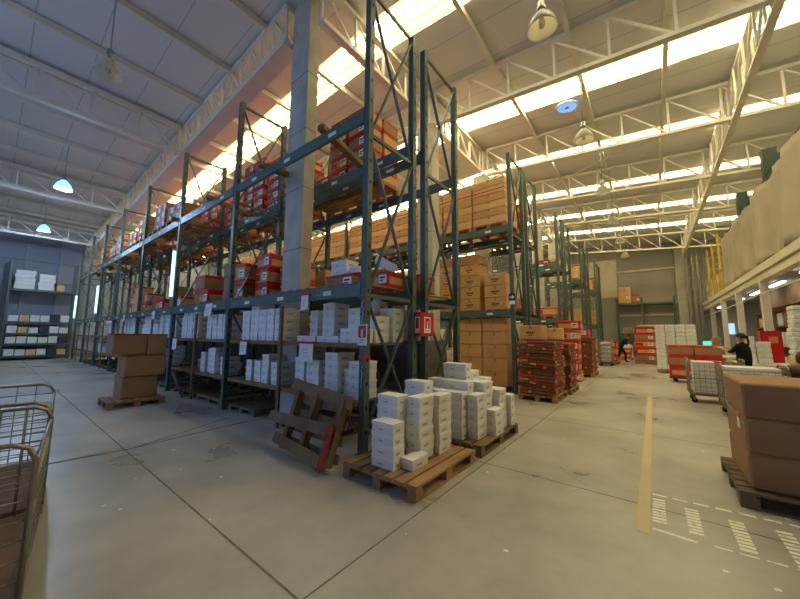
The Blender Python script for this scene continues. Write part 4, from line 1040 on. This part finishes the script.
# ------------------------------------------------------------------ lamps
dome = [(.06, .30), (.075, .26), (.10, .22), (.15, .17), (.19, .10), (.215, .02), (.225, -.03), (.22, -.035), (.21, .02), (.185, .095), (.145, .16), (.09, .21)]
_dm = MB().lathe(dome, n=28).mesh('dome', GLASSWHITE); _dl = MB().lathe(dome, n=28).mesh('dome', CYANLIT)
_cap = MB().lathe([(0, .46), (.05, .46), (.055, .36), (.075, .34), (.075, .27), (0, .27)], n=16).mesh('cap', ALU)
_bul = MB().lathe([(0, .2), (.03, .19), (.045, .1), (.04, .02), (0, -.01)], n=14).mesh('bulb', GLASSWHITE); _bl = MB().lathe([(0, .2), (.05, .19), (.075, .1), (.06, .02), (0, -.01)], n=14).mesh('bulb', BULB)
_hook = MB().tube([(.0, 0, .46), (.03, 0, .5), (.0, 0, .54), (-.03, 0, .5), (0, 0, .46)], .008).mesh('hook', WIRE)
def highbay(x, y, z, label, lit=False):
    t = thing('high_bay_lamp', label, 'lamp', (x, y, z), 0, 'high bay lamps')
    link('dome', _dl if lit else _dm, t); link('cap', _cap, t); link('bulb', _bl if lit else _bul, t); link('hook', _hook, t)
    top = roofz(x)-.03-z
    obj('rod', MB().tube([(0, 0, .53), (0, 0, top)], .014), ALU, t)
    if lit:
        l = bpy.data.lights.new('lamp_glow', 'POINT'); l.energy = LAMP_W; l.color = (.50, .70, 1.0); l.shadow_soft_size = .08
        lo = bpy.data.objects.new('lamp_glow', l); C.objects.link(lo); lo.parent = t; lo.location = (0, 0, -.06)
    return t
for k, (x, y) in enumerate(((-1.08, 4.95), (-1.05, 8.64), (-1.05, 12.40), (-1.05, 16.0), (-1.05, 19.7), (-1.05, 23.4))):
    highbay(x, y, 6.32, 'unlit white high bay lamp over the main aisle, %s from the shoe box pallets' % ORD[k+1])
highbay(-7.75, .94, 6.35, 'unlit high bay lamp under the ceiling above the empty cages')
highbay(-15.3, 1.11, 6.32, 'lit cyan high bay lamp, nearer of two over the left aisle', True)
highbay(-22.5, 1.18, 6.32, 'lit cyan high bay lamp, farther one towards the left end wall', True)
for k, (x, z) in enumerate(((-10.13, 2.46), (-20.05, 2.38), (-26.0, 2.33))):
    t = thing('tube_light', 'lit vertical fluorescent tube on a rack post, %s from the corner' % ORD[k+1], 'light', (x, 2.9545, z), 0, 'vertical tube lights')
    obj('batten', MB().box(-.04, .0045, -.04, .04, .03, 1.32), STEEL, t); obj('tube', MB().tube([(0, -.03, .02), (0, -.03, 1.26)], .034, 10), TUBEM, t)
    obj('end_cap', MB().box(-.036, -.066, -.03, .036, -.006, .018), STEEL, t); obj('end_cap', MB().box(-.036, -.066, 1.262, .036, -.006, 1.31), STEEL, t)
# round roof fan with daylight behind it
t = thing('roof_fan', 'round roof ventilator glowing blue between two skylight strips', 'ventilator', (-1.60, 10.02, roofz(-1.60)-.05))
t.rotation_euler = (0, math.atan(.085), 0)
obj('ring', MB().lathe([(.30, .0), (.30, -.05), (.27, -.05), (.27, .0)], n=28), STEEL, t); obj('daylight_disc', MB().lathe([(0, -.01), (.27, -.01)], n=28), mat('blue_daylight', (120, 170, 230), .4, emit=(.20, .42, .85), estr=.4), t)
obj('hub', MB().lathe([(0, -.05), (.05, -.05), (.05, -.02), (0, -.02)], n=14), PAPER, t)
for k in range(8):
    a = 2*PI*k/8; obj('blade', MB().bar((.05*math.cos(a), .05*math.sin(a), -.03), (.26*math.cos(a), .26*math.sin(a), -.03), .012, .006), PAPER, t)

# ------------------------------------------------------------------ people
def figure(label, loc, rz, J, E, mats, hair_c, hair_r, bun, group=None):
    names = list(J); me = bpy.data.meshes.new('skeleton'); me.from_pydata([J[n][0] for n in names], [(names.index(a), names.index(b)) for a, b, _ in E], [])
    o = bpy.data.objects.new('skeleton', me); C.objects.link(o)
    sk = o.modifiers.new('skin', 'SKIN'); sk.use_smooth_shade = True
    if not me.skin_vertices: me.attributes.new  # the modifier adds the layer itself
    lay = me.skin_vertices[0].data
    for i, n in enumerate(names):
        r = J[n][1]; lay[i].radius = (r, r) if not isinstance(r, tuple) else r; lay[i].use_root = (n == 'pelvis')
    ss = o.modifiers.new('smooth', 'SUBSURF'); ss.levels = 2; ss.render_levels = 2
    bpy.context.view_layer.update(); dg = bpy.context.evaluated_depsgraph_get()
    body = bpy.data.meshes.new_from_object(o.evaluated_get(dg)); bpy.data.objects.remove(o)
    body.materials.clear()
    for m in mats: body.materials.append(m)
    segs = [(Vector(J[a][0]), Vector(J[b][0]), mi, min(*[(J[q_][1] if not isinstance(J[q_][1], tuple) else J[q_][1][1]) for q_ in (a, b)])) for a, b, mi in E]
    for p in body.polygons:
        best = None
        for a, b, mi, r in segs:
            d = b-a; t_ = max(0, min(1, (p.center-a).dot(d)/max(d.length_squared, 1e-9))); dist = (p.center-(a+d*t_)).length/max(r, .02)
            if best is None or dist < best[0]: best = (dist, mi)
        p.material_index = best[1]; p.use_smooth = True
    pr = link('person', body, None, loc, rz); tag(pr, label, 'person')
    hc = Vector(hair_c); hm = MB(); n = 18; R = hair_r; vs = []; fs = []
    rings = 9
    for i in range(rings+1):
        th = PI*.62*i/rings
        for k in range(n):
            ph = 2*PI*k/n; front = max(0, math.cos(ph)); tt = th*(1-.42*front)
            vs.append((hc.x + R*math.sin(tt)*math.cos(ph)*1.04, hc.y + R*math.sin(tt)*math.sin(ph)*.92, hc.z + R*math.cos(tt)*1.06))
    for i in range(rings):
        for k in range(n): fs.append((i*n+k, i*n+(k+1)%n, (i+1)*n+(k+1)%n, (i+1)*n+k))
    hm.add(vs, fs, 0, True)
    if bun: hm.lathe([(0, -.045), (.035, -.03), (.045, 0), (.035, .03), (0, .045)], (hc.x-R*.95, hc.y, hc.z+.0), 12); hm.tube([(hc.x-R*.9, hc.y, hc.z), (hc.x-R*1.25, hc.y, hc.z-.08), (hc.x-R*1.2, hc.y, hc.z-.2)], .022, 8)
    obj('hair', hm, HAIR, pr)
    for s_ in (-1, 1):
        obj('eye', MB().lathe([(0, -.008), (.009, 0), (0, .008)], (hc.x+R*.88, hc.y+s_*.03, hc.z-.03), 8), INK, pr)
        obj('ear', MB().lathe([(0, -.028), (.012, -.01), (.014, .012), (0, .028)], (hc.x-.005, hc.y+s_*R*.88, hc.z-.03), 8), SKIN, pr)
    obj('mouth', MB().box(hc.x+R*.80, hc.y-.022, hc.z-.092, hc.x+R*.86, hc.y+.022, hc.z-.084), mat('lips', (150, 84, 76), .5), pr)
    return pr
def hands(J, E, side, wrist, d, mi=0):
    """palm, thumb and four fingers past the wrist, along direction d"""
    w = Vector(wrist); d = Vector(d).normalized(); lat = Vector((0, side, 0)); lat = (lat - d*lat.dot(d)).normalized(); dn = d.cross(lat).normalized()
    if dn.z > 0: dn = -dn
    s = 'l' if side > 0 else 'r'
    J['palm'+s] = (tuple(w + d*.055), .026); E.append(('wrist'+s, 'palm'+s, mi))
    for k, (o_, L) in enumerate(((-.030, .062), (-.010, .072), (.010, .068), (.030, .052))):
        a = w + d*.095 + lat*o_; b = a + d*L*.55 + dn*.01; c = b + d*L*.3 + dn*.03
        J['f%d%s' % (k, s)] = (tuple(a), .009); J['g%d%s' % (k, s)] = (tuple(b), .0085); J['h%d%s' % (k, s)] = (tuple(c), .0075)
        E += [('palm'+s, 'f%d%s' % (k, s), mi), ('f%d%s' % (k, s), 'g%d%s' % (k, s), mi), ('g%d%s' % (k, s), 'h%d%s' % (k, s), mi)]
    a = w + d*.045 - lat*.04 + dn*.012; b = a + d*.045 - lat*.012 + dn*.014
    J['ta'+s] = (tuple(a), .011); J['tb'+s] = (tuple(b), .009); E += [('palm'+s, 'ta'+s, mi), ('ta'+s, 'tb'+s, mi)]
# woman in black, reaching forward
J = {'pelvis': ((0, 0, .86), (.15, .12)), 'waist': ((.0, 0, 1.0), (.16, .135)), 'chest': ((.01, 0, 1.2), (.18, .145)), 'collar': ((.012, 0, 1.315), .07), 'neck': ((.015, 0, 1.345), .048), 'jaw': ((.045, 0, 1.41), .062), 'skull': ((.03, 0, 1.485), .088), 'crown': ((.02, 0, 1.545), .06), 'nose': ((.125, 0, 1.455), .012)}
E = [('pelvis', 'waist', 1), ('waist', 'chest', 1), ('chest', 'collar', 1), ('collar', 'neck', 0), ('neck', 'jaw', 0), ('jaw', 'skull', 0), ('skull', 'crown', 0), ('skull', 'nose', 0)]
for s, n in ((1, 'l'), (-1, 'r')):
    J['sh'+n] = ((.01, s*.185, 1.285), .068); J['elbow'+n] = ((.17, s*.20, 1.11), .042); J['wrist'+n] = ((.40, s*.13, 1.22), .027)
    E += [('chest', 'sh'+n, 1), ('sh'+n, 'elbow'+n, 1), ('elbow'+n, 'wrist'+n, 0)]
    hands(J, E, s, J['wrist'+n][0], (.95, -s*.15, .12))
    J['hip'+n] = ((0, s*.085, .78), .098); J['knee'+n] = ((.02, s*.095, .45), .062); J['ankle'+n] = ((-.01, s*.1, .085), .043); J['toe'+n] = ((.13, s*.11, .042), .04)
    E += [('pelvis', 'hip'+n, 1), ('hip'+n, 'knee'+n, 1), ('knee'+n, 'ankle'+n, 1), ('ankle'+n, 'toe'+n, 1)]
figure('woman in black with tied dark hair, arms reaching forward at the packing area', (1.76, 11.75, .002), math.radians(150), J, E, [SKIN, BLACK], (.025, 0, 1.50), .103, True)
# stooping worker in dark clothes pushing the red load
J = {'pelvis': ((-.08, 0, .92), (.15, .12)), 'waist': ((.02, 0, 1.05), (.14, .11)), 'chest': ((.16, 0, 1.22), (.16, .12)), 'collar': ((.235, 0, 1.315), .075), 'neck': ((.27, 0, 1.355), .055), 'jaw': ((.33, 0, 1.41), .064), 'skull': ((.34, 0, 1.49), .09), 'crown': ((.34, 0, 1.56), .06), 'nose': ((.445, 0, 1.455), .012)}
E = [('pelvis', 'waist', 1), ('waist', 'chest', 1), ('chest', 'collar', 1), ('collar', 'neck', 0), ('neck', 'jaw', 0), ('jaw', 'skull', 0), ('skull', 'crown', 0), ('skull', 'nose', 0)]
for s, n in ((1, 'l'), (-1, 'r')):
    J['sh'+n] = ((.17, s*.185, 1.30), .062); J['elbow'+n] = ((.22, s*.25, 1.04), .045); J['wrist'+n] = ((.44, s*.20, .98), .03)
    E += [('chest', 'sh'+n, 1), ('sh'+n, 'elbow'+n, 1), ('elbow'+n, 'wrist'+n, 2)]
    hands(J, E, s, J['wrist'+n][0], (.9, 0, .35))
    f = .16 if s > 0 else -.22
    J['hip'+n] = ((-.07, s*.09, .83), .10); J['knee'+n] = ((.03+f*.7, s*.1, .48), .066); J['ankle'+n] = ((-.08+f*1.25, s*.1, .09), .045); J['toe'+n] = ((.07+f*1.25, s*.11, .043), .041)
    E += [('pelvis', 'hip'+n, 1), ('hip'+n, 'knee'+n, 1), ('knee'+n, 'ankle'+n, 1), ('ankle'+n, 'toe'+n, 1)]
figure('person in dark clothes with pale sleeves, stooping to push the tall red carton load', (-1.47, 22.75, .002), 0, J, E, [SKIN, BLACK, PAPER], (.335, 0, 1.51), .105, False)
carton(1.57, 14.45, 1.225, .16, .3, .26, 'brown', 'small brown carton standing on the red cartons near the woman', 'cartons along the main aisle', .1)
print('shoe boxes', NSHOE, 'objects', len(S.objects))
